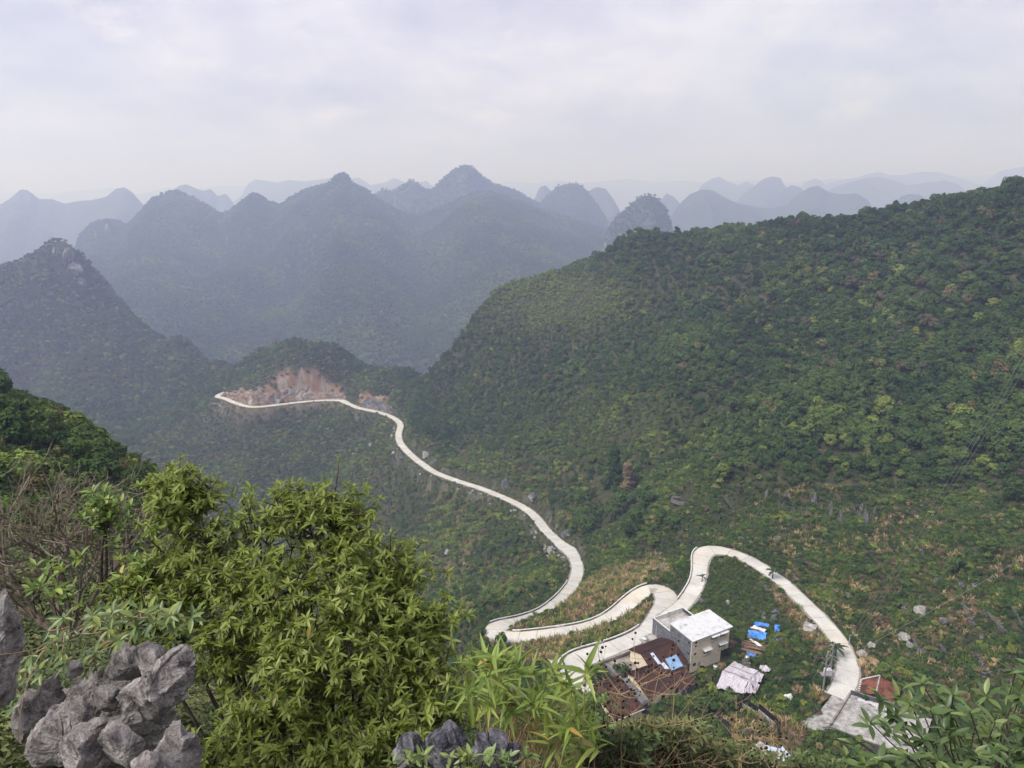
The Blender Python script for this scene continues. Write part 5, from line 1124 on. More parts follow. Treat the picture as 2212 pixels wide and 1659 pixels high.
# spur in front, left; and the slope below the camera
c = candidates(-170, 10, 32, 175, 1.7, 1.0, fmin=-.35); k = (c[1] > 30) & clear(c[0], c[1]) & ~inpoly(c[3], c[4], [(1100,1300),(2212,900),(2212,1900),(1100,1900)]); c = pick(c, k)
x, y, z, sx, sy, rd = c; nn = fbm(x / 12, y / 12, 101, 4); size = np.clip(2.2 + 1.5 * nn + rng.gamma(2, .35, len(x)), 1.2, 4.6); t = np.clip(.20 + .28 * nn, 0, .30); t = np.where(rng.random(len(x)) < .10 + .4 * bell(sx, sy, 320, 990, 70, 60), .50 + .1 * rng.random(len(x)), t)
kh = hero_split(c, size, t, ['broad0', 'broad1', 'bush0', 'bush1'], 'shrubs on the near left spur', 'dense bushy shrub on the dark near spur at the left', 50, 'shrub')
add_mass(pick(c, kh), size[kh], t[kh], ['broad0', 'broad1', 'bush0', 'bush1', 'broad2'])
c = candidates(-40, 130, 14, 112, 1.6, 1.0, fmin=-.6); k = ((c[1] < 108) | (c[0] < 15)) & clear(c[0], c[1]) & (c[1] > np.where(np.abs(c[0]) < 14, 22, 26)) & ((c[1] > 60) | (c[0] > -12)); k &= c[4] > 1560; c = pick(c, k); x, y, z, sx, sy, rd = c
nn = fbm(x / 10, y / 10, 111, 4); size = np.clip(1.2 + .9 * nn + rng.gamma(2, .2, len(x)), .6, 2.2); add_mass(c, size, np.clip(.2 + .3 * nn, 0, .55), ['bush0', 'bush1', 'broad0', 'weed0'])
c = candidates(-40, 120, 225, 380, 1.7, 1.0); k = inpoly(c[3], c[4], VILLAGE) & (~inpoly(c[3], c[4], FOREST) | (c[4] > 1000)) & clear(c[0], c[1]) & (c[1] > 230); c = pick(c, k); x, y, z, sx, sy, rd = c
nn = fbm(x / 14, y / 14, 115, 4); size = np.clip(1.6 + 1.6 * nn + rng.gamma(2, .3, len(x)), .8, 4.0) * np.where(rd < 4, .6, 1); t = np.clip(.18 + .3 * nn, 0, .5); t = np.where(rng.random(len(x)) < .15, .5 + .2 * rng.random(len(x)), t); add_mass(c, size, t, ['bush0', 'bush1', 'broad0', 'weed0'])
# village floor: weeds, crop, maize stubble, terraces
c = candidates(-20, 215, 92, 262, .95, .55); k = inpoly(c[3], c[4], VILLAGE) & ~inpoly(c[3], c[4], FOREST) & clear(c[0], c[1]); c = pick(c, k); x, y, z, sx, sy, rd = c
so = gsample(soil_a, x, y); te = gsample(terr.astype(float), x, y) > .5; nn = fbm(x / 8, y / 8, 121, 4); n2_ = fbm(x / 25, y / 25, 123, 3); u = rng.random(len(x)); crop = inpoly(sx, sy, [(1530,1215),(1600,1215),(1680,1280),(1700,1340),(1640,1350),(1560,1340),(1510,1310)])
weed = (so < .35) | (u < .30) | te; size = np.clip(.75 + .8 * nn + rng.gamma(1.6, .22, len(x)), .35, 2.4); size = np.where(crop, .8 + .25 * u, size); size = np.where(rd < 1.2, np.minimum(size, .6), size); t = np.clip(.06 + .28 * nn + .12 * n2_, -.08, .33); t = np.where(crop, .12, t); t = np.where((rng.random(len(x)) < .15) & ~crop, .5 + .25 * rng.random(len(x)), t)
kw = weed & (crop | (rng.random(len(x)) < .9)); add_mass(pick(c, kw & (crop | (u < .5))), size[kw & (crop | (u < .5))], t[kw & (crop | (u < .5))], ['weed0', 'weed0', 'grass0'])
k2 = kw & ~(crop | (u < .5)); add_mass(pick(c, k2), size[k2] * 1.15, t[k2], ['bush0', 'bush1', 'weed0'])
ks = ((so >= .35) & (u < .78) & ~(te & (rng.random(len(x)) < .55))) | (te & (rng.random(len(x)) < .05)); ks &= rd > .9
STUB = (pick(c, ks), np.where(rng.random(ks.sum()) < .6, .84, .38) + .1 * rng.random(ks.sum()))
# larger single bushes and trees of the village: bearing, height, tint, kind, label
VT = [(1572,1530,4.2,.04,'broad0','dense round dark green tree below the tarp shed, the left of two'),(1530,1545,4.4,.06,'broad1','round dark green tree between the farmhouse and the net, lower left of the tarp shed'),(1720,1465,2.4,.12,'bush0','leafy bush in the middle of the weedy garden by the transformer'),
 (1905,1475,4.5,.2,'broad2','bushy green tree behind the small red tiled house'),(1345,1462,4.0,.02,'bush1','dark green shrub at the road edge beside the farmhouse yard'),(1320,1130,9,.05,'broad0','large rounded tree in the hollow above the second hairpin, left'),(1375,1140,8.5,.07,'broad1','large rounded tree in the hollow above the second hairpin, right'),(1290,1120,7,.12,'broad2','mid green tree uphill of the wide road bend'),
 (1430,1130,6.5,.1,'layer0','spreading tree left of the black pond'),(1250,1095,6,.14,'tall0','slender tree above the road bend'),(1410,1185,5,.2,'broad1','olive tree standing over the dry maize'),(1300,1185,5,.15,'broad0','green tree at the inner side of the road bend'),(1690,1540,2.6,.36,'bush0','bright yellow green bean bush beside the white mound'),
 (1618,890,6.5,.44,'tall1','single bright yellow tree on the forest slope'),(1225,850,9,.16,'broad2','tall crowned tree standing out of the lower forest'),(1555,1050,8,.4,'tall0','slim yellow green bamboo-like tree above the terraces'),(1345,1110,11,.03,'broad1','largest dark crowned tree left of the pond'),(1395,1105,10,.05,'broad2','second large dark tree next to the pond'),(1270,1150,8,.08,'broad1','round tree just above the wide bend'),(1450,1150,7,.12,'broad0','mid sized tree right below the pond'),(1360,1170,8,.04,'broad0','dark tree over the maize plot'),(2060,1250,6,.12,'tall1','narrow green conifer-like tree on the right terraces'),(2130,1210,6,.2,'tall0','hazy upright tree near the right edge of the terraces'),
 (1010,1290,5,.14,'broad0','leafy tree below the leftmost hairpin'),(960,1330,5,.12,'broad2','round tree behind the foreground crown, below the hairpin'),(1040,1330,4,.18,'bush0','bush at the foot of the leftmost hairpin bank'),(1880,1240,3,.14,'bush1','wide bush on the weedy slope above the cables'),(1850,1300,3,.1,'bush0','dark bush right of the loop road'),
 (1960,1270,3.2,.12,'bush0','broad dark bush in the middle of the right slope'),(1640,1440,2.6,.1,'bush1','weedy shrub between the tarp shed and the road'),(1595,1375,2.0,.12,'bush0','small bush at the corner of the white house')]
for sx_, sy_, h, t_, key, lb in VT:
    q = ground(sx_, sy_, 100, 500); HERO.append((q[0], q[1], q[2], h, t_, key, None, lb, 'tree' if h > 3 else 'bush'))
kind('cypress', crown_mesh('crown', 60, 26, .16, .47, .52, .045, .07, .5, 'cone'), trunk_mesh('trunk', .3, .03, 0))
q = ground(1325, 1056, 150, 500); HERO.append((*q, 19, -.02, 'cypress', None, 'tall dark green cypress standing alone at the forest foot', 'cypress_tree'))
q = ground(1354, 1062, 150, 500); HERO.append((*q, 13, .66, 'cypress', None, 'rusty brown dying cypress right beside the dark green one', 'cypress_tree'))
for (x_, y_, z_, s_, t_, key, group, lb, nm) in HERO:
    o = empty(nm, (x_, y_, z_ - .05), rnd.uniform(0, 6.28)); wd = 1.5 if nm == 'cypress_tree' else 1.0; o.scale = (s_ * wd * rnd.uniform(.9, 1.1), s_ * wd * rnd.uniform(.9, 1.1), s_); tag(o, lb, 'bush' if 'shrub' in nm or 'bush' in nm else 'tree', group)
    for part, me in (('crown', KIND[key][0]), ('trunk', KIND[key][1])):
        p_ = obj(part, me, o); p_['t'] = float(t_)
for i, (p_, s_, t_, ks_) in enumerate(ALLP):
    lbs = ['closed broadleaf forest covering the right hill', 'scrub and thicket covering the slope left of the road', 'woodland on the pointed hill and the knob behind the road', 'thicket on the near left spur', 'shrubs on the slope under the viewpoint', 'green thicket between the road bend and the forest foot', 'weeds and crops around the village', 'taller weeds and shrubs around the village']
    scatter(['forest', 'scrub', 'woodland', 'thicket', 'undergrowth', 'thicket', 'weeds', 'undergrowth'][i], p_, ks_, s_, t_, lbs[i], ['forest', 'scrub', 'woodland', 'thicket', 'undergrowth', 'thicket', 'weeds', 'undergrowth'][i])
scatter('understorey', UNDER[0], ['bush0', 'bush1', 'weed0'], UNDER[1], UNDER[2], 'low understorey filling the gaps of the right hill forest', 'undergrowth')
cs_, ts_ = STUB; sz_ = rng.uniform(.7, 2.0, len(ts_)); scatter('dry_maize', np.stack(cs_[:3], 1), ['maize0', 'maize0', 'grass0'], sz_, ts_, 'dry straw coloured maize stalks on the brown fields', 'maize', .25)
# woods on the distant ridges
def ridge_woods(V, s, n_per, size, label, t0=.1, crest_only=False):
    r_, c_ = V.shape[:2]; P = []; nf = int(r_ * .68)
    for _ in range(n_per):
        a = rng.random((r_ - 1, c_ - 1)); b_ = rng.random((r_ - 1, c_ - 1)); q = V[:-1, :-1] * ((1-a)*(1-b_))[..., None] + V[1:, :-1] * (a*(1-b_))[..., None] + V[:-1, 1:] * ((1-a)*b_)[..., None] + V[1:, 1:] * (a*b_)[..., None]
        lo = int(nf * .82) if crest_only else 0
        P.append(q[lo:nf + 2].reshape(-1, 3))
    P = np.vstack(P); sx, sy = proj(P[:, 0], P[:, 1], P[:, 2]); P = P[(sx > -150) & (sx < 2360) & (rng.random(len(P)) < s)]; n_ = len(P)
    nn = fbm(P[:, 0] / 80, P[:, 1] / 80, 131, 4)
    scatter('woodland', P, ['broad0', 'broad1', 'broad2', 'tall0'], size * rng.uniform(.6, 1.3, n_), np.clip(t0 + .25 * nn, -.05, .5), label, 'woodland')
ridge_woods(HV_[0], 1.0, 3, 7.0, 'hazy woodland on the long blue ridge', .2); ridge_woods(HV_[1], 1.0, 2, 7, 'hazy woodland on the dome shaped hill'); ridge_woods(HV_[2], 1.0, 2, 7.5, 'hazy woodland on the peaked ridge behind', .1)

# ---------------------------------------------------------------- banana plants
M_ban = leaf_mat('banana_leaf', [(0, (0.05, 0.11, 0.025)), (1, (0.13, 0.20, 0.05))], 0.3, .5, .4)
def banana(sx, sy, s, label, n=8):
    q = ground(sx, sy, 90, 260); o = empty('banana_plant', q, rnd.uniform(0, 6)); o.scale = (s, s, s); tag(o, label, 'banana plant')
    MB().tube([(0, 0, -.2), (.05, 0, .8), (.05, .05, 1.7)], [.14, .11, .07], 7).build('stem', M_ban, o)
    for k in range(n):
        a = k * 2.399; el = rnd.uniform(.5, 1.2); L = rnd.uniform(1.5, 2.2); d = np.array([math.cos(a), math.sin(a), 0]); sd_ = np.array([-math.sin(a), math.cos(a), 0]); V = []
        for j in range(7):
            u_ = j / 6; c0 = d * (L * u_ * math.cos(el) + .3 * u_ * u_) + np.array([.05, .05, 1.65 + L * u_ * math.sin(el) - 1.1 * u_ * u_ * L * .6]); w = .26 * math.sin(math.pi * min(.97, u_ * .93 + .06)) ** .6
            V += [c0 - sd_ * w + (0, 0, -.08), c0, c0 + sd_ * w + (0, 0, -.08)]
        MB().add(V, [(3*j + i, 3*j + i + 1, 3*j + i + 4, 3*j + i + 3) for j in range(6) for i in range(2)]).build('leaf', M_ban, o)
banana((3150 + 590 / 4.147) * .54, (2400 + 1100 / 4.147) * .54, 1.5, 'banana plant left of the transformer poles'); banana((3150 + 790 / 4.147) * .54, (2400 + 960 / 4.147) * .54, 1.5, 'banana plant leaning over the road bend'); banana(1668, 1252, 1.4, 'banana plant at the roadside by the upper loop'); banana(1480, 1500 - 160, .9, 'young banana plant beside the terrace of the white house', 5); banana(1516, 1258, 1.0, 'small banana plant at the inner edge of the loop hairpin', 5)
# straw heap
q = ground(1876, 1433, 100, 220); st = empty('straw_heap', q); tag(st, 'brown straw heap beside the bend of the loop road', 'straw heap'); M_straw = noisy('straw', (.16, .10, .06), (.30, .20, .12), 4, .95, (.38, .27, .17), bumps=.8, bdist=.1)
v = ICO4[0].copy(); v = v * (1 + .25 * n3(v, 2.5, 5))[:, None] * np.array([2.6, 2.0, .9]); obj('heap', mesh_np('heap', v, ICO4[1], [M_straw]), st)

# ---------------------------------------------------------------- dry-stone terrace walls, tarps by the lower road
def z7(x, y): return ((3300 + x / 1.707) * .54, (2100 + y / 1.707) * .54)
for (a, b, lb) in [((940, 540), (1020, 700), 'upper dry stone terrace wall among the dry maize at the right'), ((1080, 600), (1230, 750), 'longest dry stone terrace wall on the right slope'), ((1270, 560), (1350, 720), 'dry stone wall cut by the right edge of the view'), ((790, 830), (860, 960), 'dry stone terrace wall left of the sapling top'), ((1040, 880), (1100, 1110), 'dry stone wall just above the sapling leaves'), ((610, 800), (650, 890), 'short dry stone wall beside the bleached rocks')]:
    A, B = ground(*z7(*a), 90, 260), ground(*z7(*b), 90, 260); w_ = empty('stone_wall', A); tag(w_, lb, 'stone wall', kind='thing'); n_ = max(6, int(np.linalg.norm(B - A) / .75))
    for k in range(n_):
        for j in range(2):
            q = A + (B - A) * ((k + .5 * j) / n_) - A; q[2] = float(gz(A[0] + q[0], A[1] + q[1])) - A[2] + .15 + .5 * j; s_ = rr.uniform(.3, .48)
            o = obj('stone', rr.choice(ROCKS['darkr']), w_, tuple(q)); o.scale = (s_, s_ * .8, s_ * .75); o.rotation_euler = (0, 0, rr.uniform(0, 6.28))
P = [atz(a, b, -102.7) for a, b in ((1186, 1428), (1214, 1424), (1240, 1442), (1216, 1458))]; tag(sheet(P, 14, 10, .25, 61, .03, -.3).build('tarp', M_stripe), 'striped white tarp spread at the lower end of the road', 'tarp')
P = [atz(a, b, -103.0) for a, b in ((1268, 1480), (1292, 1472), (1306, 1500), (1282, 1528))]; tag(sheet(P, 14, 10, .3, 62, .03, -.3).build('tarp', M_sack), 'white plastic sheet among the leaves left of the farmhouses', 'tarp')
P = [atz(a, b, -103.6) for a, b in ((1900, 1622), (1985, 1598), (2010, 1650), (1915, 1668))]; tag(sheet(P, 14, 10, .2, 63, .03, -.2).build('tarp', M_btarp), 'bright blue tarp glimpsed behind the sapling leaves', 'tarp')

def crag(ridx, sx, sy, s, label):
    V = HV_[ridx].reshape(-1, 3); a, b = proj(V[:, 0], V[:, 1], V[:, 2]); n_ = len(HV_[ridx]); row = np.repeat(np.arange(n_), HV_[ridx].shape[1]); d = np.hypot(a - sx, b - sy) + (row > n_ * .68) * 1e3; q = V[d.argmin()]
    put_rock('darkr', q, (s * .3, s * .3, s * .8), label, 'crag', 'rock', None, .5)
crag(0, 735, 700, 17, 'pale bare cliff patch low on the long blue ridge'); crag(0, 235, 502, 30, 'pale cliff at the left end of the long blue ridge'); crag(0, 210, 515, 22, 'second pale cliff streak at the left end of the blue ridge'); crag(0, 960, 545, 14, 'small pale rock patch on the front hill of the blue ridge'); crag(0, 826, 590, 12, 'faint pale scar in the middle of the blue ridge')
crag(3, 60, 440, 48, 'pale rocky face of the far left hazy hill'); crag(3, 35, 450, 34, 'lower pale rock on the far left hazy hill')
# ---------------------------------------------------------------- near limestone rocks
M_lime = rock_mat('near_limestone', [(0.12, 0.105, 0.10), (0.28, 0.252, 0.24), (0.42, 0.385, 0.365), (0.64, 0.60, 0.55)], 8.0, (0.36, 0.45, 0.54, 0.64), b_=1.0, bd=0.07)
M_limed = rock_mat('shaded_blue_limestone', [(0.035, 0.035, 0.045), (0.11, 0.108, 0.13), (0.20, 0.195, 0.22), (0.40, 0.385, 0.39)], 8.0, (0.36, 0.45, 0.54, 0.64), b_=1.0, bd=0.07)  # darker, bluer copy of the near limestone, with shade put into its colour
def near_rock(outline, y, thick, label, seed, m=None, nt_=220, nl=110):
    """boulder with the surveyed outline, real depth, hard facets and pitted, fluted faces"""
    P = np.array([aty(*p, y) for p in outline]); c = P.mean(0); d = P - c; ang = np.arctan2(d[:, 2], d[:, 0]); r = np.hypot(d[:, 0], d[:, 2]); o = np.argsort(ang); ang, r = ang[o], r[o]
    th = np.linspace(-math.pi, math.pi, nt_, endpoint=False); R = np.interp(th, np.r_[ang - 2 * math.pi, ang, ang + 2 * math.pi], np.r_[r, r, r]) * .97; Rm = R.mean(); rg = np.random.default_rng(seed)
    la = np.linspace(0.02, math.pi - 0.02, nl); s_ = np.sin(la) ** 0.6; c_ = np.sign(np.cos(la)) * np.abs(np.cos(la)) ** 0.7
    X = s_[:, None] * (R * np.cos(th))[None]; Z = s_[:, None] * (R * np.sin(th))[None]; Y = -c_[:, None] * thick * Rm + 0 * X
    V = np.stack([X, Y, Z], -1).reshape(-1, 3); q = V / 0.2
    wp = V + Rm * .05 * np.stack([n3(q, 1.3, seed), n3(q, 1.3, seed + 3), n3(q, 1.3, seed + 5)], 1)
    for _k in range(22):                                            # broken facets on the front
        cd = rg.normal(size=3) * np.array([1, .9, .8]); cd[1] = -abs(cd[1]) - .25; cd /= np.linalg.norm(cd); h = wp @ cd; lim = h.max() * rg.uniform(.55, .9); V = V - cd[None] * (np.maximum(h - lim, 0) * .92)[:, None]; wp = wp - cd[None] * (np.maximum(h - lim, 0) * .92)[:, None]
    nrm = V / (np.linalg.norm(V, axis=1)[:, None] + 1e-9); q = V / 0.2
    fl = np.abs(n3(q * np.array([1.5, 1, .35]), 1.6, seed)); fl2 = np.abs(n3(q * np.array([1.2, 1, .6]), 3.4, seed + 7)); big_ = n3(q, .7, seed + 9)
    edge = (s_[:, None] + 0 * X).ravel(); jag = np.abs(n3(q, 2.6, seed + 29)) * edge ** 3
    dis = Rm * (0.06 * big_ - .045 * np.maximum(.10 - fl2, 0) / .10 + .20 * (.22 - np.abs(n3(q * np.array([1.3, 1.3, .35]), 2.4, seed + 11))) + .07 * (.25 - np.abs(n3(q, 4.1, seed + 13))) + .06 * (.25 - np.abs(n3(q, 7, seed + 17))) + .03 * (.25 - np.abs(n3(q, 16, seed + 19))) + .02 * n3(q, 37, seed + 23) + .16 * jag)
    V = V + nrm * dis[:, None]
    ix = np.arange(nl * nt_).reshape(nl, nt_); nx_ = np.roll(ix, -1, 1); qd = np.stack([ix[:-1], nx_[:-1], nx_[1:], ix[1:]], -1).reshape(-1, 4)
    b = MB().add(V, qd); b.add(np.vstack([V[:nt_], V[:nt_].mean(0)]), [], [(k, (k + 1) % nt_, nt_)[::-1] for k in range(nt_)])
    o = obj('limestone_rock', b.mesh('rock', m or M_lime, False), None, c); tag(o, label, 'rock')
def zr(p): return (p[0] * .2513, 1242 + p[1] * .2513)
def zm(p): return (864 + p[0] * .2197, 1350 + p[1] * .2197)
NR = [([(1520,500),(1600,610),(1690,790),(1700,960),(1560,1110),(1400,1260),(1270,1420),(1130,1320),(930,1250),(915,1090),(1060,1000),(1200,940),(1290,830),(1380,720),(1430,580)], 3.6, .5, 'largest jagged grey limestone fin leaning right in the rock pile'),
 ([(1180,560),(1300,620),(1440,740),(1490,850),(1380,960),(1280,930),(1180,780),(1150,640)], 3.78, .6, 'rounded limestone hump behind the large fin'),
 ([(1040,540),(1120,600),(1160,700),(1270,850),(1200,960),(1040,1000),(930,970),(910,800),(960,720),(930,640)], 3.9, .5, 'limestone slab under the vine leaves left of the large fin'),
 ([(700,1080),(850,1200),(900,1260),(880,1420),(860,1660),(600,1750),(230,1700),(180,1440),(230,1310),(400,1180),(620,1130)], 3.35, .55, 'broad smooth limestone block at the left of the pile'),
 ([(700,1330),(740,1400),(870,1390),(875,1560),(850,1720),(480,1720),(470,1610),(560,1390)], 3.0, .6, 'pale front limestone block at the bottom of the pile'),
 ([(940,1250),(1010,1320),(1130,1400),(1230,1480),(1180,1580),(1100,1700),(920,1720),(900,1480)], 3.02, .6, 'pale pointed limestone block right of the dark crack'),
 ([(1420,1240),(1500,1300),(1560,1400),(1690,1450),(1700,1560),(1780,1660),(1750,1760),(1380,1760),(1350,1500),(1370,1320)], 3.2, .5, 'tall brownish limestone at the right foot of the pile'),
 ([(1290,1540),(1400,1650),(1430,1760),(1060,1760),(1150,1600)], 2.8, .5, 'low limestone at the bottom edge of the pile'),
 ([(380,900),(470,870),(520,1000),(600,1120),(500,1250),(300,1350),(180,1500),(60,1640),(20,1250),(80,1130),(300,1080)], 3.7, .5, 'dark limestone ledge behind the broad left block'),
 ([(-130,130),(-60,230),(10,350),(80,540),(70,760),(50,1000),(0,1350),(-200,1500),(-400,900),(-350,500),(-220,100)], 3.45, .6, 'tall rounded dark rock cut by the left edge'),
 ([(830,1240),(900,1250),(880,1340),(740,1380),(760,1320)], 2.95, .7, 'small wedge of stone jammed between the blocks'),
 ([(640,740),(700,800),(650,900),(560,880),(580,800)], 3.75, .7, 'small brown rock tip among the vine leaves'),
 ([(820,980),(980,960),(1050,1000),(930,1080),(920,1240),(860,1200),(760,1110)], 3.6, .6, 'dark rock in the hollow below the vine'),
 ([(900,700),(1400,700),(1650,1000),(1500,1500),(1300,1800),(300,1800),(60,1700),(150,1300),(500,1000)], 4.15, .3, 'dark base rock showing in the cracks of the pile')]
for k, (ol, y_, th_, lb) in enumerate(NR): near_rock([zr(p) for p in ol], y_, th_, lb, 200 + 13 * k)
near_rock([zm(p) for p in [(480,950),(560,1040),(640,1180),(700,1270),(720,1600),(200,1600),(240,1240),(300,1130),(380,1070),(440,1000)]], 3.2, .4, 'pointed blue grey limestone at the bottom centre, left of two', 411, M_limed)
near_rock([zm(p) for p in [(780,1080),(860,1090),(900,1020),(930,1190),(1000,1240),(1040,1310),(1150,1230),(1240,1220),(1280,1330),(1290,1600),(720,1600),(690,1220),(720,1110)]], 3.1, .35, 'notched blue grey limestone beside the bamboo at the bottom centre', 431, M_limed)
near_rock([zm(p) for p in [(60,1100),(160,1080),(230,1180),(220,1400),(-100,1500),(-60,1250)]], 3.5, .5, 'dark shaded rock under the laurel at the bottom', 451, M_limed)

# ---------------------------------------------------------------- near leaves
def leaf_template(W, rows, droop, fold, wpeak=.4, tip=1.0):
    us = np.linspace(0, 1, rows + 1); V = []
    for u in us:
        w = W * (math.sin(math.pi * u ** (math.log(.5) / math.log(wpeak))) ** .85) * (1 if u < .999 else 0) + (.012 if u < .02 else 0)
        z = -droop * u * u; V += [(u, -w, z + fold * w), (u, 0, z), (u, w, z + fold * w)]
    Q = [(3*j + i, 3*j + i + 3, 3*j + i + 4, 3*j + i + 1) for j in range(rows) for i in range(2)]
    return np.array(V), np.array(Q)
def leaf_basis(d, up):
    d = d / np.linalg.norm(d, axis=1)[:, None]; s = np.cross(up, d); s /= np.linalg.norm(s, axis=1)[:, None] + 1e-9; n = np.cross(d, s); return d, s, n
def build_leaves(parent, pos, d, up, L, tmpl, mat_, nobj, name='leaf', fol='foliage', org=np.zeros(3)):
    """pos,d,up (n,3) world; the nobj largest in view become single leaf objects, the rest one mesh"""
    d, s, n = leaf_basis(d, up); pos = pos - org; V0, Q0 = tmpl; ids = np.arange(len(pos))
    wp = pos + org; dist = np.linalg.norm(wp, axis=1); sx, sy = proj(wp[:, 0], wp[:, 1], wp[:, 2]); a = np.where((sx > 0) & (sx < 2212) & (sy < 1659), L / dist * (.3 + np.abs((n * wp).sum(1)) / dist), 0)
    near = np.linalg.norm(wp, axis=1); a = a / near ** 2
    sel = np.argsort(-a)[:nobj]; me = mesh_np(name, V0, Q0, [mat_], True, {'lv': np.full(len(V0), .5)})
    mes = [me] + [mesh_np(name, V0 * np.array([1, rnd.uniform(.85, 1.15), rnd.uniform(.5, 1.6)]), Q0, [mat_], True, {'lv': np.full(len(V0), rnd.uniform(.2, .8))}) for _ in range(3)]
    for i in sel:
        o = bpy.data.objects.new(name, mes[i % 4]); M = Matrix.Identity(4)
        for c_, ax in enumerate((d[i], s[i], n[i])):
            for r_ in range(3): M[r_][c_] = ax[r_] * L[i]
        M.translation = Vector(pos[i]); o.matrix_basis = M; link(o, parent)
    rest = np.setdiff1d(ids, sel)
    if len(rest):
        B = np.stack([d[rest], s[rest], n[rest]], 2) * L[rest][:, None, None]; sc = np.stack([np.ones(len(rest)), rng.uniform(.85, 1.15, len(rest)), rng.uniform(.4, 1.8, len(rest))], 1)
        VV = np.einsum('nij,nkj->nki', B, V0[None] * sc[:, None, :]) + pos[rest][:, None, :]; k = len(V0)
        QQ = (Q0[None] + (np.arange(len(rest)) * k)[:, None, None]).reshape(-1, 4)
        o = obj(fol, mesh_np(fol, VV.reshape(-1, 3), QQ, [mat_], True, {'lv': np.repeat(rng.random(len(rest)), k)}), parent); tag(o, kind='stuff')
def rosette(tip, axis_, n, ang, L, grav=.35, jit=.25, r=rng):
    axis_ = axis_ / np.linalg.norm(axis_); h = np.cross(axis_, [0.31, .77, .55]); h /= np.linalg.norm(h); g = np.cross(axis_, h); ph = np.arange(n) * 2.399 + r.random() * 6.28; an = ang * r.uniform(.6, 1.15, n)
    d = axis_[None] * np.cos(an)[:, None] + (h[None] * np.cos(ph)[:, None] + g[None] * np.sin(ph)[:, None]) * np.sin(an)[:, None]; d[:, 2] -= grav * r.uniform(.5, 1.3, n); d += r.normal(0, jit * .4, d.shape)
    up = np.tile(axis_, (n, 1)) * .6 + np.array([0, 0, 1.0]) + r.normal(0, jit, (n, 3)); pos = tip[None] - axis_[None] * (r.random(n) * L * .35)[:, None]
    return pos, d, up, L * r.uniform(.7, 1.2, n)
def stack_ros(R): return [np.concatenate([q[i] for q in R]) for i in range(4)]
def twig(b, a, e, r0, r1, bend=.12, seg=5):
    a, e = np.array(a, float), np.array(e, float); L = np.linalg.norm(e - a); m = rng.normal(0, bend * L, 3); t = np.linspace(0, 1, 6)[:, None]
    p = a * (1 - t) + e * t + m * (4 * t * (1 - t)) * .5 + np.array([0, 0, -1]) * (t * (1 - t)) * L * .15; b.tube(p, np.linspace(r0, r1, 6), seg, False); return p
LAUREL = leaf_template(.135, 6, .16, .45, .42); BROAD = leaf_template(.155, 6, .14, .4, .45); BAMB = leaf_template(.075, 6, .16, .5, .28); SMALL = leaf_template(.2, 3, .1, .3, .45)
M_laurel = leaf_mat('laurel_leaf', [(0, (0.19, 0.245, 0.05)), (.3, (0.29, 0.345, 0.075)), (.7, (0.38, 0.42, 0.11)), (.96, (0.45, 0.46, 0.16)), (1, (0.48, 0.38, 0.13))], .5, .42, .45, .38, 1.0)
M_rleaf = leaf_mat('dark_green_leaf', [(0, (0.055, 0.10, 0.032)), (.6, (0.11, 0.17, 0.05)), (1, (0.20, 0.25, 0.075))], .2, .4, .45, .5, 1.0)
M_bamb = leaf_mat('bamboo_leaf', [(0, (0.13, 0.20, 0.04)), (.6, (0.23, 0.31, 0.06)), (.95, (0.33, 0.38, 0.09)), (1, (0.45, 0.27, 0.08))], .3, .45, .4, .4, 1.0)
M_vine = leaf_mat('vine_leaf', [(0, (0.08, 0.135, 0.045)), (.6, (0.14, 0.20, 0.06)), (1, (0.27, 0.31, 0.07))], .25, .4, .5, .4, 1.0)
M_near = leaf_mat('shrub_leaf', [(0, (0.045, 0.08, 0.028)), (.5, (0.09, 0.125, 0.045)), (1, (0.17, 0.19, 0.07))], .22, .55, .3, .5, 1.0)
M_twig = noisy('grey_twig', (0.10, 0.08, 0.06), (0.24, 0.20, 0.155), 14, .9); M_twigd = noisy('dark_twig', (0.035, 0.028, 0.022), (0.09, 0.07, 0.055), 14, .9); M_cane = noisy('tan_cane', (0.22, 0.15, 0.08), (0.38, 0.28, 0.16), 9, .7)
# ---- laurel tree
LB = [(395,1085,6.3,.34),(372,1040,6.35,.16),(470,1175,6.25,.52),(560,1140,6.45,.52),(655,1130,6.5,.52),(715,1125,6.5,.40),(775,1200,6.35,.48),(850,1235,6.3,.34),(600,1290,5.9,.62),(720,1320,5.8,.62),(430,1290,6.0,.46),(335,1240,6.2,.34),(300,1320,6.1,.28),(840,1330,6.0,.46),(905,1350,6.0,.32),
      (890,1440,5.7,.44),(760,1450,5.4,.55),(610,1450,5.4,.5),(500,1400,5.7,.42),(945,1530,5.5,.34),(830,1560,5.2,.46),(660,1580,5.1,.46),(540,1560,5.2,.34),(480,1640,5.0,.24),(740,1650,4.9,.34),(900,1620,5.1,.3),(600,1680,4.8,.28)]
LB = [(aty(a, b + 14, c), r) for a, b, c, r in LB]
tips = []; boughs = []
for c0, r0 in LB:
    for bd in rand_dirs(int(15 * r0 + 5), .45):
        ln = r0 * rng.uniform(.5, 1.0); e0 = c0 + bd * ln
        if any(np.linalg.norm(e0 - c1) < r1 * .45 for c1, r1 in LB if c1 is not c0): continue
        boughs.append((c0, e0)); w = rng.uniform(.10, .17)
        for _k in range(int(rng.integers(13, 21))):
            d = bd + rng.normal(0, .75, 3) + (0, 0, .25); d /= np.linalg.norm(d); tips.append((e0 + rng.normal(0, 1, 3) * w * np.array([1, 1, .8]) - bd * abs(rng.normal(0, .10)), d))
lt = empty('laurel_tree', aty(640, 1850, 5.6)); lo = np.array(lt.location); tag(lt, 'large bushy laurel-like tree with glossy yellow green leaves in the foreground', 'tree')
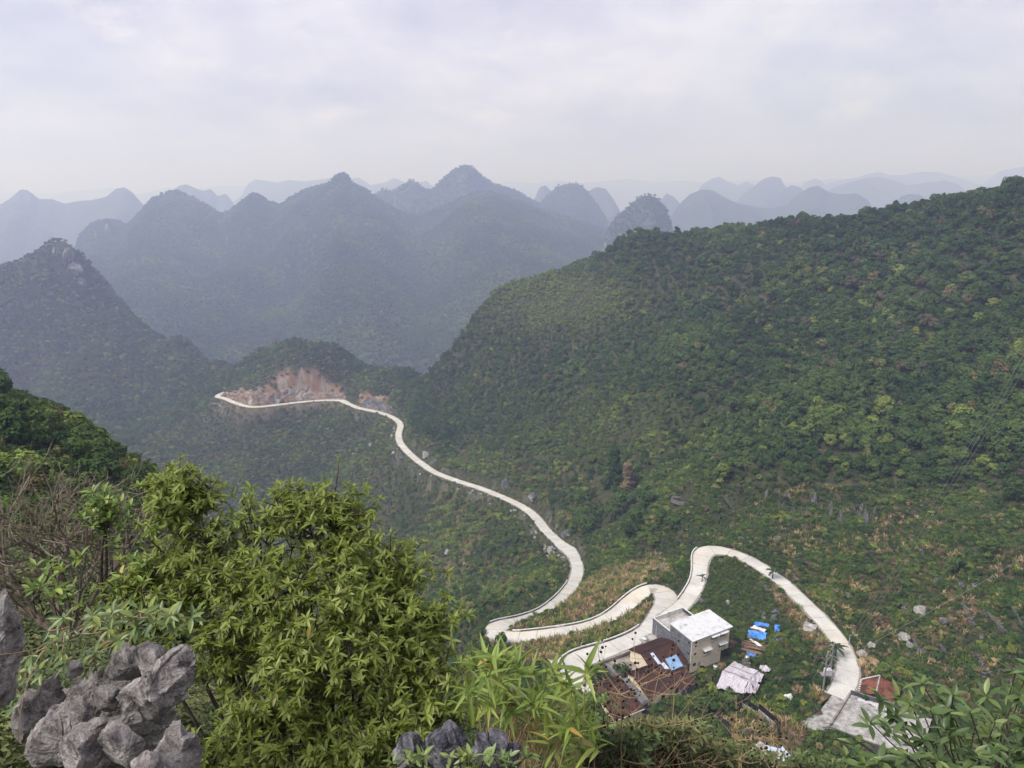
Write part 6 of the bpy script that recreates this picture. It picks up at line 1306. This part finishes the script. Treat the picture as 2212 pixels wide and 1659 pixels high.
Rr = [rosette(p, d * np.array([1, 1, .7]) + (0, 0, .55), int(rng.integers(6, 10)), 1.05, rng.uniform(.075, .108), .34) for p, d in tips]
pos, dd, upv, LL = stack_ros(Rr); build_leaves(lt, pos, dd, upv, LL, LAUREL, M_laurel, 300, org=lo)
tb = MB(); base = lo + (0, 0, -.6)
limbs = []
for c0, r0 in LB:
    st_ = base + (rng.normal(0, .12), rng.normal(0, .12), 0); p = twig(tb, st_ - lo, c0 - lo + (0, 0, -r0 * .2), .035, .012, .06, 6); limbs.append(p + lo)
for c0, e0 in boughs: limbs.append(twig(tb, c0 - lo, e0 - lo, .011, .005, .08, 4) + lo)
LP = np.vstack([l[2:] for l in limbs]); tb.build('trunk', M_twigd, lt)
tw = MB()
for p, d in tips[::2]:
    j = np.argmin(np.linalg.norm(LP - (p - d * .15), axis=1) + (LP[:, 2] > p[2]) * .3); twig(tw, LP[j] - lo, p - lo, .008, .003, .08, 4)
tw.build('branches', M_twigd, lt)
# ---- bamboo
bt = empty('bamboo_clump', aty(1120, 1800, 4.0)); bo = np.array(bt.location); tag(bt, 'bright yellow green broad leaved bamboo clump at the bottom centre', 'bamboo')
poly = [(1010,1480),(1040,1430),(1070,1400),(1130,1440),(1190,1430),(1240,1470),(1270,1540),(1290,1600),(1290,1680),(1120,1690),(1140,1600),(1060,1560),(1020,1560)]
Rr = []; cb = MB(); fans = []
while len(fans) < 120:
    a, b = rng.uniform(1000, 1300), rng.uniform(1395, 1700)
    if inpoly(np.array([a]), np.array([b]), poly)[0]: fans.append(aty(a, b, rng.uniform(3.7, 4.9)))
fans += [aty(1075, 1425, 4.2), aty(1030, 1437, 4.2), aty(1050, 1432, 4.2), aty(1100, 1418, 4.3), aty(1265, 1452, 3.8), aty(1272, 1448, 3.8), aty(1060, 1420, 4.1), aty(1200, 1450, 4.2), aty(1225, 1465, 4.1)]
for p in fans:
    ax_ = np.array([rng.normal(.15, .5), rng.normal(-.2, .45), rng.uniform(.35, 1.1)]); n_ = int(rng.integers(4, 8)); Rr.append(rosette(p, ax_, n_, .85, rng.uniform(.15, .21), .15, .3))
    s_ = np.array([rng.uniform(-.25, .3), rng.uniform(-.2, .3), 0]); q = twig(cb, s_, p - bo, .006, .002, .10, 5)
pos, dd, upv, LL = stack_ros(Rr); build_leaves(bt, pos, dd, upv, LL, BAMB, M_bamb, 300, org=bo); cb.build('canes', M_cane, bt)
# ---- leafy tree at the lower right
rt = empty('broadleaf_sapling', aty(2120, 1850, 4.3)); ro = np.array(rt.location); tag(rt, 'broad leaved sapling with long dark green leaves in the lower right corner', 'tree')
RT = [(1990,1475,4.4),(1905,1510,4.3),(1880,1560,4.1),(1930,1585,4.0),(2010,1535,4.2),(2050,1585,4.0),(2095,1535,4.3),(2150,1560,4.1),(2195,1450,4.6),(2205,1500,4.4),(1850,1600,4.0),(1960,1630,3.9),(2030,1640,3.9),(2110,1630,3.9),(2180,1620,4.0),(1900,1640,3.9),(2130,1500,4.6),(2060,1500,4.6),(1965,1520,4.5),(2170,1540,4.5),
      (2210,1570,4.3),(1830,1630,4.0),(2080,1660,3.8),(1990,1590,4.3),(1940,1545,4.4),(2020,1480,4.7),(2230,1440,4.5),(2140,1590,4.4),(2220,1640,4.0),(1870,1655,3.9),(1975,1500,4.6),(2105,1575,4.6),(2060,1545,4.8),(2180,1500,4.9)]
Rr = []; rb = MB()
for a, b, y_ in RT:
    p = aty(a, b, y_); Rr.append(rosette(p, np.array([rng.normal(-.1, .3), rng.normal(-.1, .3), 1.0]), int(rng.integers(6, 10)), 1.2, rng.uniform(.115, .15), .28)); m_ = (p * .45 + ro * .55) + np.array([rng.normal(.05, .1), 0, .05]); twig(rb, rng.normal(0, .03, 3), m_ - ro, .014, .008, .05, 6); twig(rb, m_ - ro, p - ro, .008, .004, .08, 5)
    for k in range(2):
        p2 = p * .8 + m_ * .2 + rng.normal(0, .06, 3); Rr.append(rosette(p2, np.array([rng.normal(0, .5), rng.normal(0, .4), .8]), 4, 1.2, rng.uniform(.10, .14), .3))
pos, dd, upv, LL = stack_ros(Rr); build_leaves(rt, pos, dd, upv, LL, BROAD, M_rleaf, 300, org=ro); rb.build('branches', M_twigd, rt)
# ---- bare grey shrub at the left
bs = empty('bare_shrub', aty(150, 1390, 7.2)); so_ = np.array(bs.location); tag(bs, 'leafless grey shrub with a dense spray of twigs at the left', 'shrub')
sb = MB(); tipsb = []
def grow(b, p, d, L, r, lev):
    d = d / np.linalg.norm(d); e = p + d * L; q = twig(b, p, e, r, r * .62, .10, 5 if lev < 2 else 3)
    if lev >= 4: return
    for k in range(4 if lev < 2 else 3):
        s_ = q[rng.integers(3, 6)]; nd = d + rng.normal(0, .55, 3) + np.array([0, -.05, .12]); grow(b, s_, nd, L * rng.uniform(.55, .8), r * .6, lev + 1)
for dx_, dz_ in ((-.55, 1), (.1, 1.0), (.45, .9), (-.9, .55), (.7, .5), (-.2, .9), (-.4, .7), (.25, .75)): grow(sb, np.zeros(3), np.array([dx_, rng.normal(0, .25), dz_]), .95, .030, 0)
sb.build('branches', M_twig, bs)
cl = empty('leafy_shrub', aty(225, 1330, 7.0)); co = np.array(cl.location); tag(cl, 'small shrub crown of bright green leaves in front of the bare twigs', 'shrub'); Rr = []; b_ = MB()
for k in range(46):
    p = aty(rng.normal(232, 30), rng.normal(1108, 26), rng.uniform(6.6, 7.2)); Rr.append(rosette(p, np.array([rng.normal(0, .4), -.2, 1]), 7, 1.0, rng.uniform(.09, .13), .1)); hub = aty(228, 1135, 6.9); twig(b_, hub - co + rng.normal(0, .04, 3), p - co, .006, .003, .08, 4)
    if k < 2: twig(b_, rng.normal(0, .03, 3), hub - co, .018, .01, .06, 5)
for k in range(36):
    p = aty(rng.uniform(60, 330), rng.uniform(1200, 1330), rng.uniform(5.2, 6.8)); Rr.append(rosette(p, np.array([rng.normal(0, .5), -.2, 1]), 6, 1.0, rng.uniform(.08, .14), .15)); twig(b_, p - co + np.array([rng.normal(0, .1), .1, -.35]), p - co, .006, .002, .1, 4)
pos, dd, upv, LL = stack_ros(Rr); build_leaves(cl, pos, dd, upv, LL, BROAD, M_bamb, 60, org=co); b_.build('branches', M_twigd, cl)
# ---- vine over the rocks
vn = empty('leafy_vine', aty(250, 1420, 4.0)); vo = np.array(vn.location); tag(vn, 'creeping vine with drooping oval leaves over the top of the rock pile', 'vine'); Rr = []; b_ = MB(); prev = None
VP = [(420,1335),(390,1318),(350,1320),(310,1325),(280,1330),(250,1345),(220,1350),(190,1365),(160,1380),(130,1400),(100,1410),(80,1440),(50,1460),(30,1480),(15,1500),(240,1380),(200,1400),(170,1420),(140,1440),(210,1430),(180,1450),(290,1350),(330,1345),(365,1340),(120,1370),(150,1350),(60,1420),(230,1320),(270,1310),(200,1340),(110,1455),(20,1460),(40,1510),(310,1360)]
for a, b in VP * 2:
    p = aty(a + rng.normal(0, 12), b + rng.normal(0, 9), rng.uniform(3.75, 4.5)); Rr.append(rosette(p, np.array([rng.normal(0, .6), -.5, .9]), int(rng.integers(4, 8)), 1.1, rng.uniform(.075, .105), .5, .35))
    if prev is not None and np.linalg.norm(prev - p) < .5: twig(b_, prev - vo, p - vo, .004, .003, .12, 4)
    prev = p
twig(b_, aty(-5, 1415, 3.0) - vo, aty(190, 1342, 3.6) - vo, .004, .003, .1, 4); twig(b_, aty(95, 1400, 3.0) - vo, aty(40, 1600, 2.8) - vo, .003, .003, .1, 4)
pos, dd, upv, LL = stack_ros(Rr); build_leaves(vn, pos, dd, upv, LL, BROAD, M_vine, 200, org=vo); b_.build('stems', M_cane, vn)
# ---- seed-head twigs in front of the farmhouse
M_seed = noisy('dark_seed_head', (.012, .008, .007), (.035, .022, .016), 20, .9)
def seed_twig(sx, sytop, sybot, y_, label, sp):
    o0 = aty(sx, sybot, y_); o = empty('seed_stalk', o0); tag(o, label, 'dry stalk', 'dry seed stalks'); b = MB(); sd = MB(); H = np.linalg.norm(aty(sx, sytop, y_) - o0)
    top = aty(sx + rng.normal(0, 12), sytop, y_) - o0; q = twig(b, (0, 0, 0), top, .013, .004, .04, 5)
    for k in range(16):
        s_ = q[rng.integers(1, 6)]; e = s_ + np.array([rng.normal(0, sp), rng.normal(0, sp * .6), rng.uniform(.1, .45) * sp * 2.2]); p2 = twig(b, s_, e, .006, .002, .1, 4)
        for j in range(3):
            e2 = e + rng.normal(0, sp * .28, 3) + (0, 0, .1 * sp); twig(b, p2[4], e2, .0025, .0015, .1, 3)
            v = ICO1[0] * rng.uniform(.012, .022) + e2; sd.add(v, [], ICO1[1])
    b.build('branches', M_cane if sp > .3 else M_twig, o); sd.build('seed_heads', M_seed, o)
ICO1 = ico(1)
for a in [(1290,1440,1700,7.5,'seed stalk standing left of the farmhouse over the road',.28),(1370,1480,1760,8.0,'tall seed stalk in front of the farmhouse courtyard',.45),(1420,1520,1760,7.8,'branching seed stalk before the lower tiled roof',.5),(1340,1500,1720,7.0,'seed stalk before the leftmost tiled roof',.4),(1460,1500,1760,8.6,'seed stalk beside the red annex',.45),(1590,1600,1780,7.5,'short seed stalk over the brown plot',.35),(1680,1610,1780,7.2,'short seed stalk over the low grey shed',.35)]: seed_twig(*a)
# ---- small leaved shrubs along the bottom edge
def near_shrub(spots, base, label, L, tm, m, nper=6, twm=None, spread=1.0):
    o0 = aty(*base); o = empty('shrub', o0); tag(o, label, 'shrub'); Rr = []; b = MB()
    for a, bb, y_ in spots:
        p = aty(a, bb, y_); Rr.append(rosette(p, np.array([rng.normal(0, .5), rng.normal(0, .5), .9]), nper, spread, L * rng.uniform(.8, 1.2), .1, .4)); twig(b, rng.normal(0, .08, 3), p - o0, .007, .002, .1, 4)
    pos, dd, upv, LL = stack_ros(Rr); build_leaves(o, pos, dd, upv, LL, tm, m, 0, org=o0); b.build('branches', twm or M_twigd, o)
def cloud(n_, cx, cy_, rx, ry, y0, y1): return [(rng.normal(cx, rx), cy_ + abs(rng.normal(0, ry)), rng.uniform(y0, y1)) for _ in range(n_)]
near_shrub(cloud(420, 1420, 1560, 45, 45, 8.5, 10), (1420, 1800, 9), 'grey green fine leaved shrub below the lower farmhouse', .13, LAUREL, M_near)
near_shrub(cloud(260, 1330, 1585, 45, 40, 7, 8.5), (1330, 1800, 8), 'sparse twiggy shrub below the leftmost tiled roof', .10, SMALL, M_near)
near_shrub(cloud(240, 1530, 1600, 40, 32, 9, 11), (1530, 1800, 10), 'fine leaved shrub under the black net at the bottom edge', .11, SMALL, M_near)
near_shrub(cloud(200, 1620, 1625, 40, 25, 9, 11), (1620, 1820, 10), 'low shrub in front of the low grey shed', .10, SMALL, M_near)
near_shrub(cloud(160, 1740, 1640, 45, 16, 9, 11), (1740, 1820, 10), 'low weedy shrub at the bottom edge near the gate', .10, SMALL, M_near)
near_shrub(cloud(200, 1255, 1500, 25, 55, 6.5, 8), (1260, 1780, 7), 'leafy shrub between the bamboo and the road end', .09, SMALL, M_vine)
# ---- undergrowth around the rocks and on the left bank
kb_ = crown_mesh('proto_near', 40, 30, .5, .32, .4, .042, .17, .5, 'round', M_near); KIND['near0'] = (None, None, kb_)
PROTO2 = bpy.data.collections.new('near_plant_kinds'); PROTO2.objects.link(bpy.data.objects.new('near_kind_0', kb_)); PROTO2.objects.link(bpy.data.objects.new('near_kind_1', crown_mesh('proto_near1', 34, 30, .45, .4, .45, .05, .15, .6, 'round', M_near)))
g2 = SCAT.copy(); [setattr(n_.inputs['Collection'], 'default_value', PROTO2) for n_ in g2.nodes if n_.bl_idname == 'GeometryNodeCollectionInfo']
def near_scatter(name, P, size, t, label):
    PIDX['nk0'] = 0; PIDX['nk1'] = 1; o = scatter(name, P, ['nk0', 'nk1'], size, t, label, name); o.modifiers[0].node_group = g2
x, y = jgrid(-36, 6, 4.6, 36, .62); z = gz(x, y); sx, sy = proj(x, y, z); k = (sx > -500) & (sx < 1000) & (sy > 900) & ((y > 5.4) | (sx < 250)) & ~((sx > 0) & (sx < 420) & (y < 5)); x, y, z = x[k], y[k], z[k]
near_scatter('undergrowth', np.stack([x, y, z], 1), np.clip(.45 + .05 * y + .3 * fbm(x / 3, y / 3, 151, 3), .35, 2.2), .15 + .6 * (fbm(x / 5, y / 5, 153, 3) + .3), 'leafy undergrowth on the bank at the left behind the rocks')
x, y = jgrid(-3, 16, 6, 24, .7); z = gz(x, y); near_scatter('undergrowth', np.stack([x, y, z], 1), np.clip(.8 + .3 * fbm(x / 3, y / 3, 155, 3), .5, 1.4), .2 + 0 * x, 'leafy undergrowth on the steep bank below the viewpoint')

# ---- small leafy plants rooted between the bottom rocks
near_shrub(cloud(12, 1010, 1625, 26, 22, 2.85, 3.0), (1010, 1720, 2.95), 'small leafy seedling between the two blue grey rocks', .06, BROAD, M_vine, 5, M_twigd); near_shrub(cloud(10, 900, 1630, 24, 20, 3.0, 3.2), (900, 1720, 3.1), 'small leafy seedling left of the blue grey rocks', .06, BROAD, M_vine, 5, M_twigd); near_shrub(cloud(8, 1100, 1630, 22, 18, 2.8, 2.95), (1100, 1720, 2.9), 'small leafy seedling in front of the notched rock', .06, BROAD, M_vine, 5, M_twigd)
